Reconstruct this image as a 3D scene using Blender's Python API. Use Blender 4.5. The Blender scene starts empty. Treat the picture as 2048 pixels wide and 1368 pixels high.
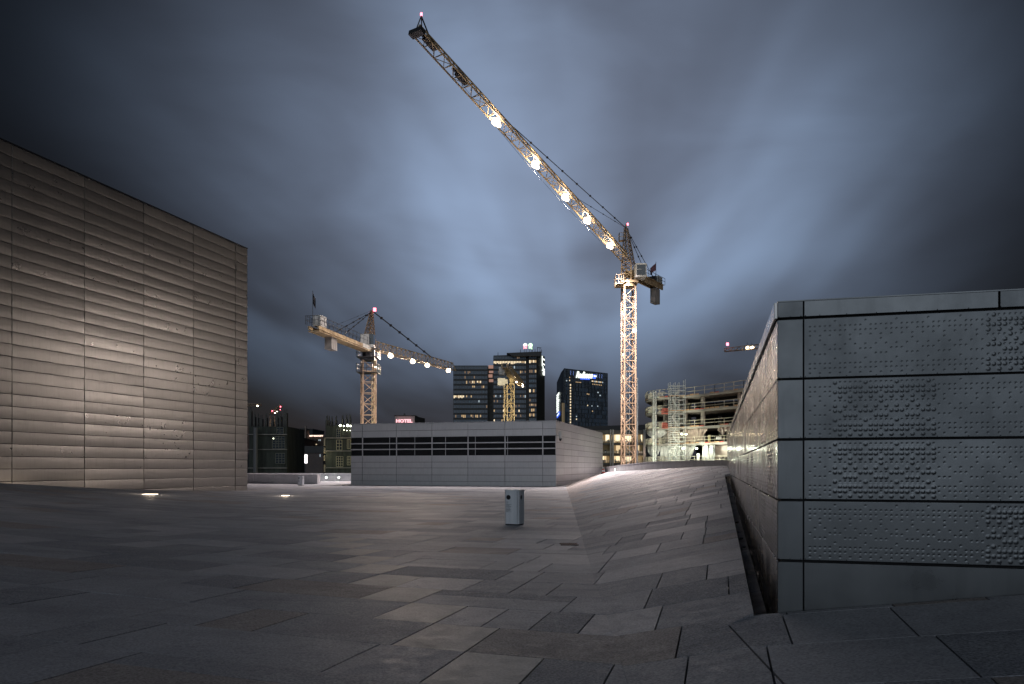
import bpy, math, random
import numpy as np
from mathutils import Vector, Matrix
random.seed(7); np.random.seed(7)
S = bpy.context.scene
COL = S.collection

# ------------------------------------------------------------------ camera
F, HY, CX, EYE = 1550.0, 934.0, 1024.0, 1.65
cam_d = bpy.data.cameras.new('camera'); cam = bpy.data.objects.new('camera', cam_d); COL.objects.link(cam)
cam.location = (0, 0, EYE); cam.rotation_euler = (math.radians(90), 0, 0)
cam_d.sensor_width = 36; cam_d.lens = F/2048*36; cam_d.shift_y = (HY-684)/2048
cam_d.clip_start = .05; cam_d.clip_end = 6000
S.camera = cam
def P(x, y, Y): return Vector(((x-CX)/F*Y, Y, EYE+(HY-y)/F*Y))
def PZ(x, y, z):
    Y = (z-EYE)*F/(HY-y); return Vector(((x-CX)/F*Y, Y, z))
def PX(x, Y, z): return Vector(((x-CX)/F*Y, Y, z))

# ------------------------------------------------------------------ node helper
class NT:
    def __init__(s, tree): s.t = tree; s.n = tree.nodes; s.l = tree.links
    def new(s, ty, ins=None, **kw):
        n = s.n.new(ty)
        for k, v in kw.items(): setattr(n, k, v)
        for k, v in (ins or {}).items():
            if isinstance(v, bpy.types.NodeSocket): s.l.new(v, n.inputs[k])
            else: n.inputs[k].default_value = v
        return n
    def m(s, op, a, b=0.0, c=0.0, clamp=False):
        n = s.new('ShaderNodeMath', {0: a, 1: b, 2: c}, operation=op); n.use_clamp = clamp; return n.outputs[0]
    def vm(s, op, a, b=(0, 0, 0)):
        n = s.new('ShaderNodeVectorMath', {0: a, 1: b}, operation=op); return n
    def noise(s, vec, scale, detail=4, rough=.5, dist=0.0):
        return s.new('ShaderNodeTexNoise', {'Vector': vec, 'Scale': scale, 'Detail': detail, 'Roughness': rough, 'Distortion': dist}).outputs[0]
    def mr(s, v, a, b, c, d, smooth=False):
        n = s.new('ShaderNodeMapRange', {0: v, 1: a, 2: b, 3: c, 4: d}); n.interpolation_type = 'SMOOTHSTEP' if smooth else 'LINEAR'; return n.outputs[0]
    def mix(s, f, a, b, bt='MIX'):
        n = s.new('ShaderNodeMix', data_type='RGBA', blend_type=bt)
        for i, v in ((0, f), (6, a), (7, b)):
            if isinstance(v, bpy.types.NodeSocket): s.l.new(v, n.inputs[i])
            else: n.inputs[i].default_value = v if i == 0 else (*v[:3], 1)
        return n.outputs[2]
    def ramp(s, v, stops):
        n = s.new('ShaderNodeValToRGB', {0: v}); cr = n.color_ramp
        while len(cr.elements) < len(stops): cr.elements.new(.5)
        for e, (p, c) in zip(cr.elements, stops): e.position = p; e.color = (*c, 1)
        return n.outputs[0]

# ------------------------------------------------------------------ world: dusk sky under long streaming cloud
W = bpy.data.worlds.new('World'); S.world = W; W.use_nodes = True
w = NT(W.node_tree); w.n.clear()
SUN_EL, SUN_AZ = -4.0, 2.0
tc = w.new('ShaderNodeTexCoord').outputs['Generated']
d = w.vm('NORMALIZE', tc).outputs[0]
sx = w.new('ShaderNodeSeparateXYZ', {0: d}); dx, dy, dz = sx.outputs
den = w.m('ADD', w.m('MAXIMUM', dz, 0.0), .10)
# cloud deck: the wind blew along one line, so streaks run towards one point of the horizon
pu = w.m('DIVIDE', w.m('SUBTRACT', dx, w.m('MULTIPLY', dy, .10)), den)
pv = w.m('DIVIDE', w.m('ADD', dy, w.m('MULTIPLY', dx, .10)), den)
cp = w.new('ShaderNodeCombineXYZ', {0: pu, 1: w.m('MULTIPLY', pv, .30), 2: 3.7}).outputs[0]
cp2 = w.new('ShaderNodeCombineXYZ', {0: pu, 1: w.m('MULTIPLY', pv, .12), 2: 9.1}).outputs[0]
cp3 = w.new('ShaderNodeCombineXYZ', {0: dx, 1: dy, 2: w.m('MULTIPLY', dz, 2.6)}).outputs[0]
n1 = w.noise(cp, 1.15, 3, .45, .5); n2 = w.noise(cp2, 1.7, 3, .45, .3); n3 = w.noise(cp3, 3.3, 4, .5, .4)
cl = w.m('ADD', w.m('ADD', w.m('MULTIPLY', n1, .56), w.m('MULTIPLY', n2, .30)), w.m('MULTIPLY', n3, .14))
cl = w.mr(cl, .36, .64, 0, 1, True)
lobe_c = Vector((.05, 1, .37)).normalized()
dot = w.vm('DOT_PRODUCT', d, tuple(lobe_c)).outputs['Value']
glow = w.m('POWER', w.mr(dot, .80, 1.0, .0, 1.0), 2.7)
low = w.mr(dz, .0, .30, .20, 1.0, True)
bri = w.m('ADD', w.m('MULTIPLY', glow, w.m('MULTIPLY', low, w.mr(cl, 0, 1, .48, 1.12))), .019)
hue = w.mix(w.mr(cl, 0, 1, 0, 1), (.265, .315, .44), (.35, .47, .69))
hue = w.mix(w.mr(dz, 0, .22, .55, 0, True), hue, (.24, .28, .43))
skyc = w.vm('SCALE', hue); w.l.new(bri, skyc.inputs[3])
nish = w.new('ShaderNodeTexSky', sky_type='NISHITA'); nish.sun_disc = False
nish.sun_elevation = math.radians(SUN_EL); nish.sun_rotation = math.radians(SUN_AZ)
bg1 = w.new('ShaderNodeBackground', {0: nish.outputs[0], 1: .05})
bg2 = w.new('ShaderNodeBackground', {0: skyc.outputs[0], 1: .94})
ad = w.new('ShaderNodeAddShader', {0: bg1.outputs[0], 1: bg2.outputs[0]})
wo = w.new('ShaderNodeOutputWorld'); w.l.new(ad.outputs[0], wo.inputs[0])

sun_d = bpy.data.lights.new('sun', 'SUN'); sun_d.energy = .66; sun_d.angle = math.radians(55); sun_d.color = (.80, .90, 1)
sun = bpy.data.objects.new('sun', sun_d); COL.objects.link(sun); sun.rotation_euler = Vector((.15, .97, -.27)).to_track_quat('-Z', 'Y').to_euler()
S.view_settings.view_transform = 'Standard'; S.view_settings.look = 'None'
S.view_settings.exposure = 0; S.view_settings.gamma = 1; S.view_settings.use_curve_mapping = False
S.cycles.use_denoising = True; S.cycles.sample_clamp_indirect = 3.0; S.cycles.max_bounces = 5
S.cycles.diffuse_bounces = 3; S.cycles.glossy_bounces = 3; S.cycles.caustics_reflective = False; S.cycles.caustics_refractive = False
S.cycles.use_light_tree = True; S.cycles.blur_glossy = .3

# ------------------------------------------------------------------ materials
def mat(name, col, rough=.6, metal=0.0, spec=.5, emit=None, es=0.0):
    m = bpy.data.materials.new(name); m.use_nodes = True
    t = NT(m.node_tree); b = t.n['Principled BSDF']
    b.inputs['Base Color'].default_value = (*col, 1); b.inputs['Roughness'].default_value = rough
    b.inputs['Metallic'].default_value = metal; b.inputs['Specular IOR Level'].default_value = spec
    if emit: b.inputs['Emission Color'].default_value = (*emit, 1); b.inputs['Emission Strength'].default_value = es
    return m
def worn(name, col, col2, scale, rough=.6, metal=0.0, bump=.0, bscale=20, stretch=(1, 1, 1), lo=.35, hi=.65, rvar=.12, emit=None):
    m = mat(name, col, rough, metal); t = NT(m.node_tree); b = t.n['Principled BSDF']
    o = t.new('ShaderNodeTexCoord').outputs['Object']
    mp = t.new('ShaderNodeMapping', {0: o}); mp.inputs['Scale'].default_value = stretch
    n = t.noise(mp.outputs[0], scale, 6, .6); f = t.mr(n, lo, hi, 0, 1)
    t.l.new(t.mix(f, col, col2), b.inputs['Base Color'])
    t.l.new(t.mr(t.noise(o, scale*2.7, 4, .6), .3, .7, rough-rvar, rough+rvar), b.inputs['Roughness'])
    if bump:
        bn = t.new('ShaderNodeBump', {'Strength': bump, 'Distance': .02, 'Height': t.noise(o, bscale, 5, .6)})
        t.l.new(bn.outputs[0], b.inputs['Normal'])
    return m
def stone(name, c1, c2, rough, grain):
    m = mat(name, c1, rough); t = NT(m.node_tree); b = t.n['Principled BSDF']
    g = t.new('ShaderNodeNewGeometry').outputs['Position']
    big = t.noise(g, .9, 5, .65, .6); fine = t.noise(g, 46, 3, .7); mid = t.noise(g, 6.5, 5, .6, 1.2)
    st = t.new('ShaderNodeMapping', {0: g}); st.inputs['Scale'].default_value = (.35, 1.6, 1); st.inputs['Rotation'].default_value = (0, 0, .26)
    veil = t.noise(st.outputs[0], 1.1, 5, .6, .5)
    c = t.mix(t.mr(big, .35, .68, 0, 1), c1, c2)
    c = t.mix(t.mr(veil, .52, .74, 0, .5), c, [v*.6 for v in c1])
    stn = t.noise(g, .28, 4, .6, .8); c = t.mix(t.mr(stn, .55, .72, 0, .32), c, [v*.5 for v in c1])
    c = t.mix(t.mr(mid, .55, .75, 0, .35), c, [v*.72 for v in c1])
    speck = t.mr(fine, .35, .7, 1-grain, 1+grain)
    sc = t.vm('SCALE', c); t.l.new(speck, sc.inputs[3]); t.l.new(sc.outputs[0], b.inputs['Base Color'])
    t.l.new(t.mr(mid, .3, .7, rough+.04, rough+.26), b.inputs['Roughness'])
    b.inputs['Specular IOR Level'].default_value = .4
    bn = t.new('ShaderNodeBump', {'Strength': .55, 'Distance': .006, 'Height': t.m('ADD', fine, t.m('MULTIPLY', mid, .6))})
    t.l.new(bn.outputs[0], b.inputs['Normal'])
    return m
STONES = [stone('stone_a', (.305, .31, .345), (.39, .395, .43), .48, .35), stone('stone_b', (.265, .272, .305), (.35, .355, .385), .5, .4),
          stone('stone_c', (.345, .345, .375), (.45, .445, .475), .44, .3), stone('stone_d', (.235, .245, .28), (.325, .33, .36), .55, .55),
          stone('stone_brown', (.28, .25, .245), (.37, .335, .325), .52, .45)]
CREAM = stone('stone_cream', (.44, .42, .40), (.35, .33, .31), .42, .2)
ROSE = stone('stone_rose', (.42, .36, .34), (.34, .28, .27), .45, .12)
GROUT = mat('grout', (.02, .02, .022), .9)
STONE_WALL = stone('stone_wall', (.56, .55, .57), (.45, .44, .46), .55, .15)

def clad(name, base, base2, rough, metal, bump, bscale, patch=False, rv=.08):
    m = mat(name, base, rough, metal); t = NT(m.node_tree); b = t.n['Principled BSDF']
    o = t.new('ShaderNodeTexCoord').outputs['Object']; oi = t.new('ShaderNodeObjectInfo').outputs['Random']
    off = t.vm('ADD', o, (0, 0, 0)); cmb = t.new('ShaderNodeCombineXYZ', {0: t.m('MULTIPLY', oi, 37), 1: t.m('MULTIPLY', oi, 11), 2: 0})
    t.l.new(cmb.outputs[0], off.inputs[1]); o2 = off.outputs[0]
    n = t.noise(o2, .8, 5, .6)
    sm = t.new('ShaderNodeMapping', {0: o2}); sm.inputs['Scale'].default_value = (5.0, 1, .5); streak = t.mr(t.noise(sm.outputs[0], 1.6, 5, .65), .5, .78, 0, .30)
    t.l.new(t.mix(streak, t.mix(t.m('ADD', t.m('MULTIPLY', t.mr(n, .3, .7, 0, 1), .5), t.m('MULTIPLY', oi, .5)), base, base2), [v*.55 for v in base2]), b.inputs['Base Color'])
    t.l.new(t.m('ADD', t.mr(t.noise(o2, 2.3, 4, .6), .3, .7, rough-rv, rough+rv), t.m('MULTIPLY', t.m('SUBTRACT', oi, .5), rv*1.2)), b.inputs['Roughness'])
    h = t.m('MULTIPLY', t.noise(o2, .5, 2, .4), bump)
    if patch:     # fine embossed fields on some parts of the panels, each panel slightly dished
        mp = t.new('ShaderNodeMapping', {0: o2}); mp.inputs['Scale'].default_value = (1.35, 1, .9)
        vo = t.new('ShaderNodeTexVoronoi', {'Vector': o2, 'Scale': 11.0, 'Randomness': .35}); dots = t.mr(vo.outputs['Distance'], .05, .45, 1, 0)
        fl = t.vm('FLOOR', mp.outputs[0]); wn = t.new('ShaderNodeTexWhiteNoise', {0: fl.outputs[0]}, noise_dimensions='3D').outputs[0]
        msk = t.m('GREATER_THAN', wn, .68)
        h = t.m('ADD', h, t.m('MULTIPLY', t.m('MULTIPLY', dots, msk), .0008))
        zz = t.m('SUBTRACT', t.new('ShaderNodeSeparateXYZ', {0: o}).outputs[2], .35)
        h = t.m('SUBTRACT', h, t.m('MULTIPLY', t.m('MULTIPLY', zz, zz), .07))
    bn = t.new('ShaderNodeBump', {'Strength': 1.0, 'Distance': 1.0, 'Height': h})
    t.l.new(bn.outputs[0], b.inputs['Normal'])
    return m
CLAD_L = clad('pale_clad', (.27, .256, .246), (.235, .224, .216), .31, .80, .007, 3, True, .03)
CLAD_R = clad('aluminium', (.135, .142, .150), (.105, .112, .12), .36, 1.0, .008, 3)  # front and roof: base colour darkened to offset the light they reflect
CLAD_RS = clad('aluminium_side', (.32, .31, .31), (.27, .26, .26), .22, 1.0, .008, 3)  # same metal on the side, paler: difference in light put into the colour
CLAD_C = clad('roof_house_clad', (.60, .59, .60), (.52, .51, .53), .5, .12, .006, 3)
DARK = mat('dark_gap', (.012, .012, .014), .8)
LOUVRE = worn('louvre', (.018, .018, .022), (.03, .03, .035), 3, .5)
YEL = worn('crane_yellow', (.44, .33, .19), (.24, .17, .10), 1.3, .5, 0, 0, lo=.45, hi=.62)
YEL2 = worn('crane_pale_yellow', (.55, .46, .28), (.38, .29, .16), 1.3, .5)
RUST = worn('crane_orange', (.34, .24, .155), (.20, .135, .09), .9, .55)
STEEL = mat('dark_steel', (.05, .05, .055), .5, .4)
GALV = mat('galvanised', (.42, .43, .42), .45, .6)
WHITE = worn('dirty_white', (.62, .62, .60), (.42, .42, .40), 1, .5)
CONC = worn('concrete', (.30, .28, .26), (.20, .19, .18), .7, .85, 0, .3, 8)
CONC_D = worn('dark_concrete', (.10, .10, .095), (.06, .06, .058), .5, .9, 0, .3, 3)
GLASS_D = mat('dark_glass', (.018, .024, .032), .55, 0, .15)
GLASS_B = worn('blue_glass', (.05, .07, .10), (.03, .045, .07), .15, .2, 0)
for m__ in (GLASS_D, GLASS_B): m__.node_tree.nodes['Principled BSDF'].inputs['Emission Color'].default_value = (.30, .5, .8, 1); m__.node_tree.nodes['Principled BSDF'].inputs['Emission Strength'].default_value = .018 if m__ is GLASS_B else .006  # faint blue emission stands in for sky reflected in the panes
CABG = mat('cab_glass', (.01, .012, .015), .1, 0, .8)
ASPH = worn('asphalt', (.05, .05, .05), (.035, .035, .038), .2, .9)
FACADE_D = mat('dark_facade', (.012, .012, .014), .5)
SHEET = worn('plastic_sheet', (.55, .56, .56), (.38, .38, .38), .6, .35, 0, .5, 2)
SHEET_B = worn('brown_sheet', (.34, .28, .25), (.22, .17, .15), .6, .4, 0, .5, 2)
RED_P = mat('red_board', (.35, .07, .05), .7); WOOD = worn('plywood', (.42, .27, .16), (.30, .18, .10), 2, .7)
MESHG = mat('mesh_panel', (.62, .66, .52), .6)
NET = worn('scaffold_net', (.06, .07, .06), (.03, .032, .03), 1.2, .9, 0, .3, 6, (1, 1, .15))
def em(name, c, s): return mat(name, (.02, .02, .02), .5, emit=c, es=s)
E_FLOOD = em('floodlight_glow', (1, .80, .55), 9); E_FLOODW = em('white_flood', (1, .95, .80), 9)
E_RED = em('warning_red', (1, .16, .22), 6); E_WARM = em('warm_window', (1, .68, .36), .55); E_WARM2 = em('bright_window', (1, .80, .52), 1.15)
E_COOL = em('cool_window', (.75, .9, 1), .55); E_DIM = em('dim_window', (1, .66, .42), .20); E_TEAL = em('dim_blue_window', (.25, .42, .6), .10)
E_SIGN = em('white_sign', (.92, 1, .92), 1.5); E_PINK = em('pink_sign', (1, .36, .42), 2.2); E_BLUE = em('blue_sign', (.06, .16, 1), 1.5)
E_ROOM = em('room_light', (1, .74, .42), .85); E_WORK = em('work_lamp', (.95, 1, .72), 9); E_GROUND = em('ground_lamp', (1, .82, .6), 5)
E_BOARD = em('light_board', (1, .93, .93), 2.5); E_GREEN = em('green_sign', (.62, 1, .62), 2.0)

# ------------------------------------------------------------------ mesh building
class MB:
    def __init__(s): s.v = []; s.f = []; s.m = []
    def face(s, idx, mi=0): s.f.append(tuple(idx)); s.m.append(mi)
    def poly(s, pts, mi=0):
        b = len(s.v); s.v += [tuple(p) for p in pts]; s.face(range(b, b+len(pts)), mi)
    def hexa(s, p, mi=0):          # 8 points: bottom 4 ccw, top 4 ccw
        b = len(s.v); s.v += [tuple(q) for q in p]
        for f in ((3, 2, 1, 0), (4, 5, 6, 7), (0, 1, 5, 4), (1, 2, 6, 5), (2, 3, 7, 6), (3, 0, 4, 7)): s.face([b+i for i in f], mi)
    def box(s, x0, x1, y0, y1, z0, z1, mi=0, M=None):
        q = [Vector(c) for c in ((x0, y0, z0), (x1, y0, z0), (x1, y1, z0), (x0, y1, z0), (x0, y0, z1), (x1, y0, z1), (x1, y1, z1), (x0, y1, z1))]
        if M: q = [M @ c for c in q]
        s.hexa(q, mi)
    def bar(s, a, b, r=.05, mi=0, r2=None):
        a, b = Vector(a), Vector(b); dd = b-a
        if dd.length < 1e-6: return
        dd.normalize(); up = Vector((0, 0, 1)) if abs(dd.z) < .95 else Vector((1, 0, 0))
        x = dd.cross(up).normalized(); y = x.cross(dd).normalized(); r2 = r2 or r
        c = ((-1, -1), (1, -1), (1, 1), (-1, 1))
        s.hexa([a+x*i*r+y*j*r for i, j in c]+[b+x*i*r2+y*j*r2 for i, j in c], mi)
    def cyl(s, a, b, r, n=12, mi=0, r2=None, cap=True):
        a, b = Vector(a), Vector(b); dd = (b-a).normalized(); up = Vector((0, 0, 1)) if abs(dd.z) < .95 else Vector((1, 0, 0))
        x = dd.cross(up).normalized(); y = x.cross(dd).normalized(); r2 = r if r2 is None else r2; k = len(s.v)
        for c, rr in ((a, r), (b, r2)):
            for i in range(n): t = 2*math.pi*i/n; s.v.append(tuple(c+x*math.cos(t)*rr+y*math.sin(t)*rr))
        for i in range(n): j = (i+1) % n; s.face((k+i, k+j, k+n+j, k+n+i), mi)
        if cap: s.face([k+i for i in range(n)][::-1], mi); s.face([k+n+i for i in range(n)], mi)
    def prism(s, pts, z0, z1, mi=0):
        k = len(s.v); n = len(pts)
        s.v += [(p[0], p[1], z0) for p in pts]+[(p[0], p[1], z1) for p in pts]
        for i in range(n): j = (i+1) % n; s.face((k+i, k+j, k+n+j, k+n+i), mi)
        s.face([k+i for i in range(n)][::-1], mi); s.face([k+n+i for i in range(n)], mi)
    def mesh(s, name, mats):
        me = bpy.data.meshes.new(name); me.from_pydata(s.v, [], s.f)
        for m in (mats if isinstance(mats, (list, tuple)) else [mats]): me.materials.append(m)
        me.polygons.foreach_set('material_index', s.m); me.update(); return me
    def build(s, name, mats, parent=None, origin=None, smooth=False, **tags):
        if origin is not None:
            o = Vector(origin); s.v = [tuple(Vector(p)-o) for p in s.v]
        me = s.mesh(name, mats)
        if smooth: me.polygons.foreach_set('use_smooth', [True]*len(me.polygons))
        return link(name, me, parent, origin, **tags)
def link(name, me, parent=None, loc=None, rot=None, **tags):
    ob = bpy.data.objects.new(name, me); COL.objects.link(ob)
    if parent is not None:
        ob.parent = parent
        ob.matrix_parent_inverse = WM(parent).inverted()
    if loc is not None: ob.location = loc
    if rot is not None: ob.rotation_euler = rot
    for k, v in tags.items(): ob[k] = v
    return ob
def WM(o):
    m = Matrix.LocRotScale(o.location, o.rotation_euler, o.scale)
    if o.parent: m = WM(o.parent) @ o.matrix_parent_inverse @ m
    return m
def thing(name, label, cat, loc, group=None):
    o = bpy.data.objects.new(name, None); COL.objects.link(o); o.location = loc; o.empty_display_size = .2
    o['label'] = label; o['category'] = cat
    if group: o['group'] = group
    return o
def lamp(name, kind, loc, power, col, parent=None, size=.2, target=None, spot=150, blend=.5):
    l = bpy.data.lights.new(name, kind); l.energy = power; l.color = col
    if kind == 'SPOT': l.spot_size = math.radians(spot); l.spot_blend = blend
    l.shadow_soft_size = size
    o = bpy.data.objects.new(name, l); COL.objects.link(o)
    q = (Vector(target)-Vector(loc)).to_track_quat('-Z', 'Y').to_euler() if target is not None else (0, 0, 0)
    if parent is not None: o.parent = parent; o.matrix_parent_inverse = WM(parent).inverted()
    o.location = loc; o.rotation_euler = q
    return o
def text_mesh(txt, size, mat_, extr=.05, shear=0.0, spacing=1.0, offset=0.0):
    c = bpy.data.curves.new('txt', 'FONT'); c.body = txt; c.size = size; c.extrude = extr; c.shear = shear
    c.align_x = 'LEFT'; c.space_character = spacing; c.offset = offset; c.resolution_u = 3
    o = bpy.data.objects.new('txt', c); COL.objects.link(o)
    bpy.context.view_layer.update()
    me = bpy.data.meshes.new_from_object(o.evaluated_get(bpy.context.evaluated_depsgraph_get()))
    bpy.data.objects.remove(o); me.materials.clear(); me.materials.append(mat_)
    co = np.empty(len(me.vertices)*3); me.vertices.foreach_get('co', co); co = co.reshape(-1, 3)
    return me, co.min(0), co.max(0)
def place_text(name, txt, a, b, up, mat_, parent, shear=0.0, extr=.1, height=None, offset=0.0, out=None, label=None):
    """lettering from point a to point b, growing along up"""
    me, lo, hi = text_mesh(txt, 1.0, mat_, 0.0, shear, 1.0, offset)
    ax = Vector(b)-Vector(a); L = ax.length; ax.normalize(); up = Vector(up).normalized(); nn = ax.cross(up).normalized()
    sx_ = L/(hi[0]-lo[0]); sy_ = (height/(hi[1]-lo[1])) if height else sx_
    co = np.empty(len(me.vertices)*3); me.vertices.foreach_get('co', co); co = co.reshape(-1, 3)
    A = (co[:, 0]-lo[0])*sx_; B = (co[:, 1]-lo[1])*sy_
    # give the letters depth
    ax, up, nn, a = np.array(ax), np.array(up), np.array(nn), np.array(a)
    front = A[:, None]*ax+B[:, None]*up+nn*extr; n = len(front)
    back = front-nn*extr
    faces = [tuple(p.vertices) for p in me.polygons]
    ec = {}
    for f in faces:
        for i in range(len(f)):
            e = (f[i], f[(i+1) % len(f)]); k = tuple(sorted(e)); ec.setdefault(k, []).append(e)
    side = [(e[0][0], e[0][1], e[0][1]+n, e[0][0]+n) for e in ec.values() if len(e) == 1]
    m2 = bpy.data.meshes.new(name); m2.from_pydata(np.vstack([front, back]).tolist(), [], faces+side); m2.materials.append(mat_); m2.update()
    o = link(name, m2, parent, tuple(a))
    if label: o['label'] = label
    return o

# ------------------------------------------------------------------ ground heights
G = .27                                    # the building grid runs away to the right: dX = G dY
NG = math.hypot(1, G)
UD = Vector((G, 1, 0))/NG; VD = Vector((1, -G, 0))/NG
def crease(X, Y): return X-.51-.062*Y
def hA(X, Y): s = max(0, -X-.36*Y+5); return .95*(s/15.5)**2
def hB(X, Y): return .22*crease(X, Y)
def l1(Y): return 1.8+.083*(Y-5.19)
def hC(X, Y): return hB(l1(Y), Y)+.13*(X-l1(Y))
C0 = Vector((2.484, 7.25, 0)); SB = .263
NB = math.hypot(1, SB); UB = Vector((SB, 1, 0))/NB; VB = Vector((1, -SB, 0))/NB
def wallx(Y): return C0.x+SB*(Y-C0.y)
def fronty(X): return C0.y-SB*(X-C0.x)
def gutx(Y): return 2.26+.263*(Y-7.25)
def H(X, Y):
    if crease(X, Y) <= 0: return hA(X, Y)
    if X > l1(Y) and Y < 7.25 and Y < fronty(X)+.3: return hC(X, Y)
    return hB(X, Y)

# street level far below the roof terrace
mb = MB(); mb.poly([(-1400, -300, -9), (1400, -300, -9), (1400, 1500, -9), (-1400, 1500, -9)])
mb.build('ground', ASPH, kind='structure')

plaza = None
mb = MB(); cs = .5; xs = np.arange(-46, 16, cs); ys = np.arange(-16, 92, cs)
for x in xs:
    for y in ys:
        cx_, cy_ = x+cs/2, y+cs/2
        if cy_ > 37 and cx_ > 11.2: continue
        if cx_ > 2.6 and cy_ > fronty(cx_)+.6 and cx_ > wallx(cy_)+.9: continue
        low = .07
        if 7.0 < cy_ < 30.4 and cx_ > gutx(cy_)-.15: low = .42
        q = [(x, y), (x+cs, y), (x+cs, y+cs), (x, y+cs)]
        mb.poly([(a, b, H(a, b)-low) for a, b in q])
plaza = mb.build('plaza', GROUT, kind='structure')

def clip(poly, fn):
    out = []; n = len(poly)
    for i in range(n):
        a, b = poly[i], poly[(i+1) % n]; fa, fb = fn(*a), fn(*b)
        if fa <= 0: out.append(a)
        if (fa < 0 < fb) or (fb < 0 < fa):
            t = fa/(fa-fb); out.append((a[0]+t*(b[0]-a[0]), a[1]+t*(b[1]-a[1])))
    return out
def area(p): return abs(sum(p[i][0]*p[(i+1) % len(p)][1]-p[(i+1) % len(p)][0]*p[i][1] for i in range(len(p))))/2
slabs = []
U0, UH, VC = 6.44, 1.09, -2.16
def uv(u, v): return (UD.x*u+VD.x*v, UD.y*u+VD.y*v)
def fM(x, y): return y-(7.0+(x-1.95)*.806)     # short fold from the gutter's near end to the corner of the right hand facet
def add_slab(u0, u1, v0, v1, tone, grp):
    gv, gu = .008, .0058
    base = [uv(u0+gu, v0+gv), uv(u0+gu, v1-gv), uv(u1-gu, v1-gv), uv(u1-gu, v0+gv)]
    near = min(q[1] for q in base) < 7.9
    jit = random.uniform(-.002, .002)
    for reg in ('A', 'B', 'C') if not near else ('A', 'B1', 'B2', 'C'):
        p = base
        if reg == 'A': cl_s, hf = [lambda x, y: crease(x, y)], hA
        elif reg == 'B':
            edge = (lambda x, y: x-gutx(y)) if min(q[1] for q in p) < 30.4 else (lambda x, y: x-wallx(y)-.02)
            cl_s, hf = [lambda x, y: -crease(x, y), edge, lambda x, y: x-10.95], hB
        elif reg == 'B1': cl_s, hf = [lambda x, y: -crease(x, y), lambda x, y: x-(l1(y)-.004), fM], hB
        elif reg == 'B2': cl_s, hf = [lambda x, y: -crease(x, y), lambda x, y: -fM(x, y), lambda x, y: x-gutx(y)], hB
        else:
            if not near: continue
            cl_s, hf = [lambda x, y: (l1(y)+.014)-x, lambda x, y: fM(x, y)+.006, lambda x, y: y-(fronty(x)-.02), lambda x, y: x-9], hC
        for c_ in cl_s:
            p = clip(p, c_)
            if len(p) < 3: break
        if len(p) < 3: continue
        ar = area(p)
        if ar < .0006: continue
        cx_ = sum(q[0] for q in p)/len(p); cy_ = sum(q[1] for q in p)/len(p)
        tt = 6 if reg == 'B' and cy_ > 26 and cx_ < 2.14+(cy_-26.4)*.12 else tone
        slabs.append((p, hf, jit, tt, ar/max(cy_, 2)**2/(1 if abs(cx_) < .68*max(cy_, 0)+1 and cy_ > 4 else 400), cx_, cy_))
k = -18
while True:
    u0 = U0+UH*k; u1 = u0+UH
    if u0 > 92: break
    cr = VC-.705*k; cl_ = cr-.705
    vmin = -(16+.62*max(u0, 0))-4; vmax = max(1.5, .35*u0)+8
    cuts = [cl_, cr] if -2 <= k <= 9 else [random.uniform(-3, 0)]
    v = cuts[-1]
    ln = lambda: random.choice((.5, .65, .8, .95, 1.15, 1.4, 1.8, 2.5)) if k > -1 or True else 2
    tail = []
    while v < vmax: v2 = v+(random.choice((.42, .6, .75, .9, 1.2, 1.6)) if v > -1.6 and u0 < 30 else ln()); tail.append((v, v2)); v = v2
    v = cuts[0]
    while v > vmin: v2 = v-ln()*1.25; tail.append((v2, v)); v = v2
    if len(cuts) == 2: add_slab(u0, u1, cl_, cr, 5, k)
    for a, b in tail:
        tone = random.choices(range(5), (30, 26, 16, 20, 8))[0]
        far = (a+b)/2
        if random.random() < (.3 if a > -1.6 else .13) and b-a > .7:
            f = random.choice((.3, .36, .64)); um = u0+UH*f
            add_slab(u0, um, a, b, tone, k); add_slab(um, u1, a, b, random.choices(range(5), (30, 26, 16, 20, 8))[0], k)
        else: add_slab(u0, u1, a, b, tone, k)
    k += 1
slabs.sort(key=lambda s: -s[4])
SM = STONES+[CREAM, ROSE]
rest = MB()
for i, (p, hf, dz_, tone, sc_, cx_, cy_) in enumerate(slabs):
    t = MB() if i < 300 else rest; kk = len(t.v); n = len(p)
    t.v += [(x, y, hf(x, y)+dz_-.10) for x, y in p]+[(x, y, hf(x, y)+dz_) for x, y in p]
    mi = 0 if i < 300 else tone
    for a in range(n): b = (a+1) % n; t.face((kk+a, kk+b, kk+n+b, kk+n+a), mi)
    t.face([kk+n+a for a in range(n)], mi)
    if i < 300: t.build('paving_slab', SM[tone], plaza, origin=(cx_, cy_, 0))
rest.build('paving_slab', SM, plaza, kind='stuff')

# gutter channel beside the aluminium box
mb = MB()
for Y0 in np.arange(7.25, 30.2, 1.15):
    Y1 = min(Y0+1.13, 30.4)
    a0, a1 = (gutx(Y0)+.012, Y0), (gutx(Y1)+.012, Y1); b0, b1 = (wallx(Y0)-.03, Y0), (wallx(Y1)-.03, Y1)
    mb.poly([(*a0, hB(*a0)-.30), (*b0, hB(*b0)-.30), (*b1, hB(*b1)-.30), (*a1, hB(*a1)-.30)], 0)
    mb.poly([(*a0, hB(*a0)-.30), (*a1, hB(*a1)-.30), (*a1, hB(*a1)-.006), (*a0, hB(*a0)-.006)], 1)
mb.poly([(gutx(7.25), 7.25, -.1), (wallx(7.25)+.05, 7.2, -.1), (wallx(7.25)+.05, 7.2, .27), (gutx(7.25), 7.25, .27)], 1)
mb.build('gutter', [worn('gutter_plate', (.10, .065, .05), (.05, .035, .03), 1.5, .7, 0, .4, 6), mat('gutter_side', (.04, .035, .035), .8)], kind='structure')
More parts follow.
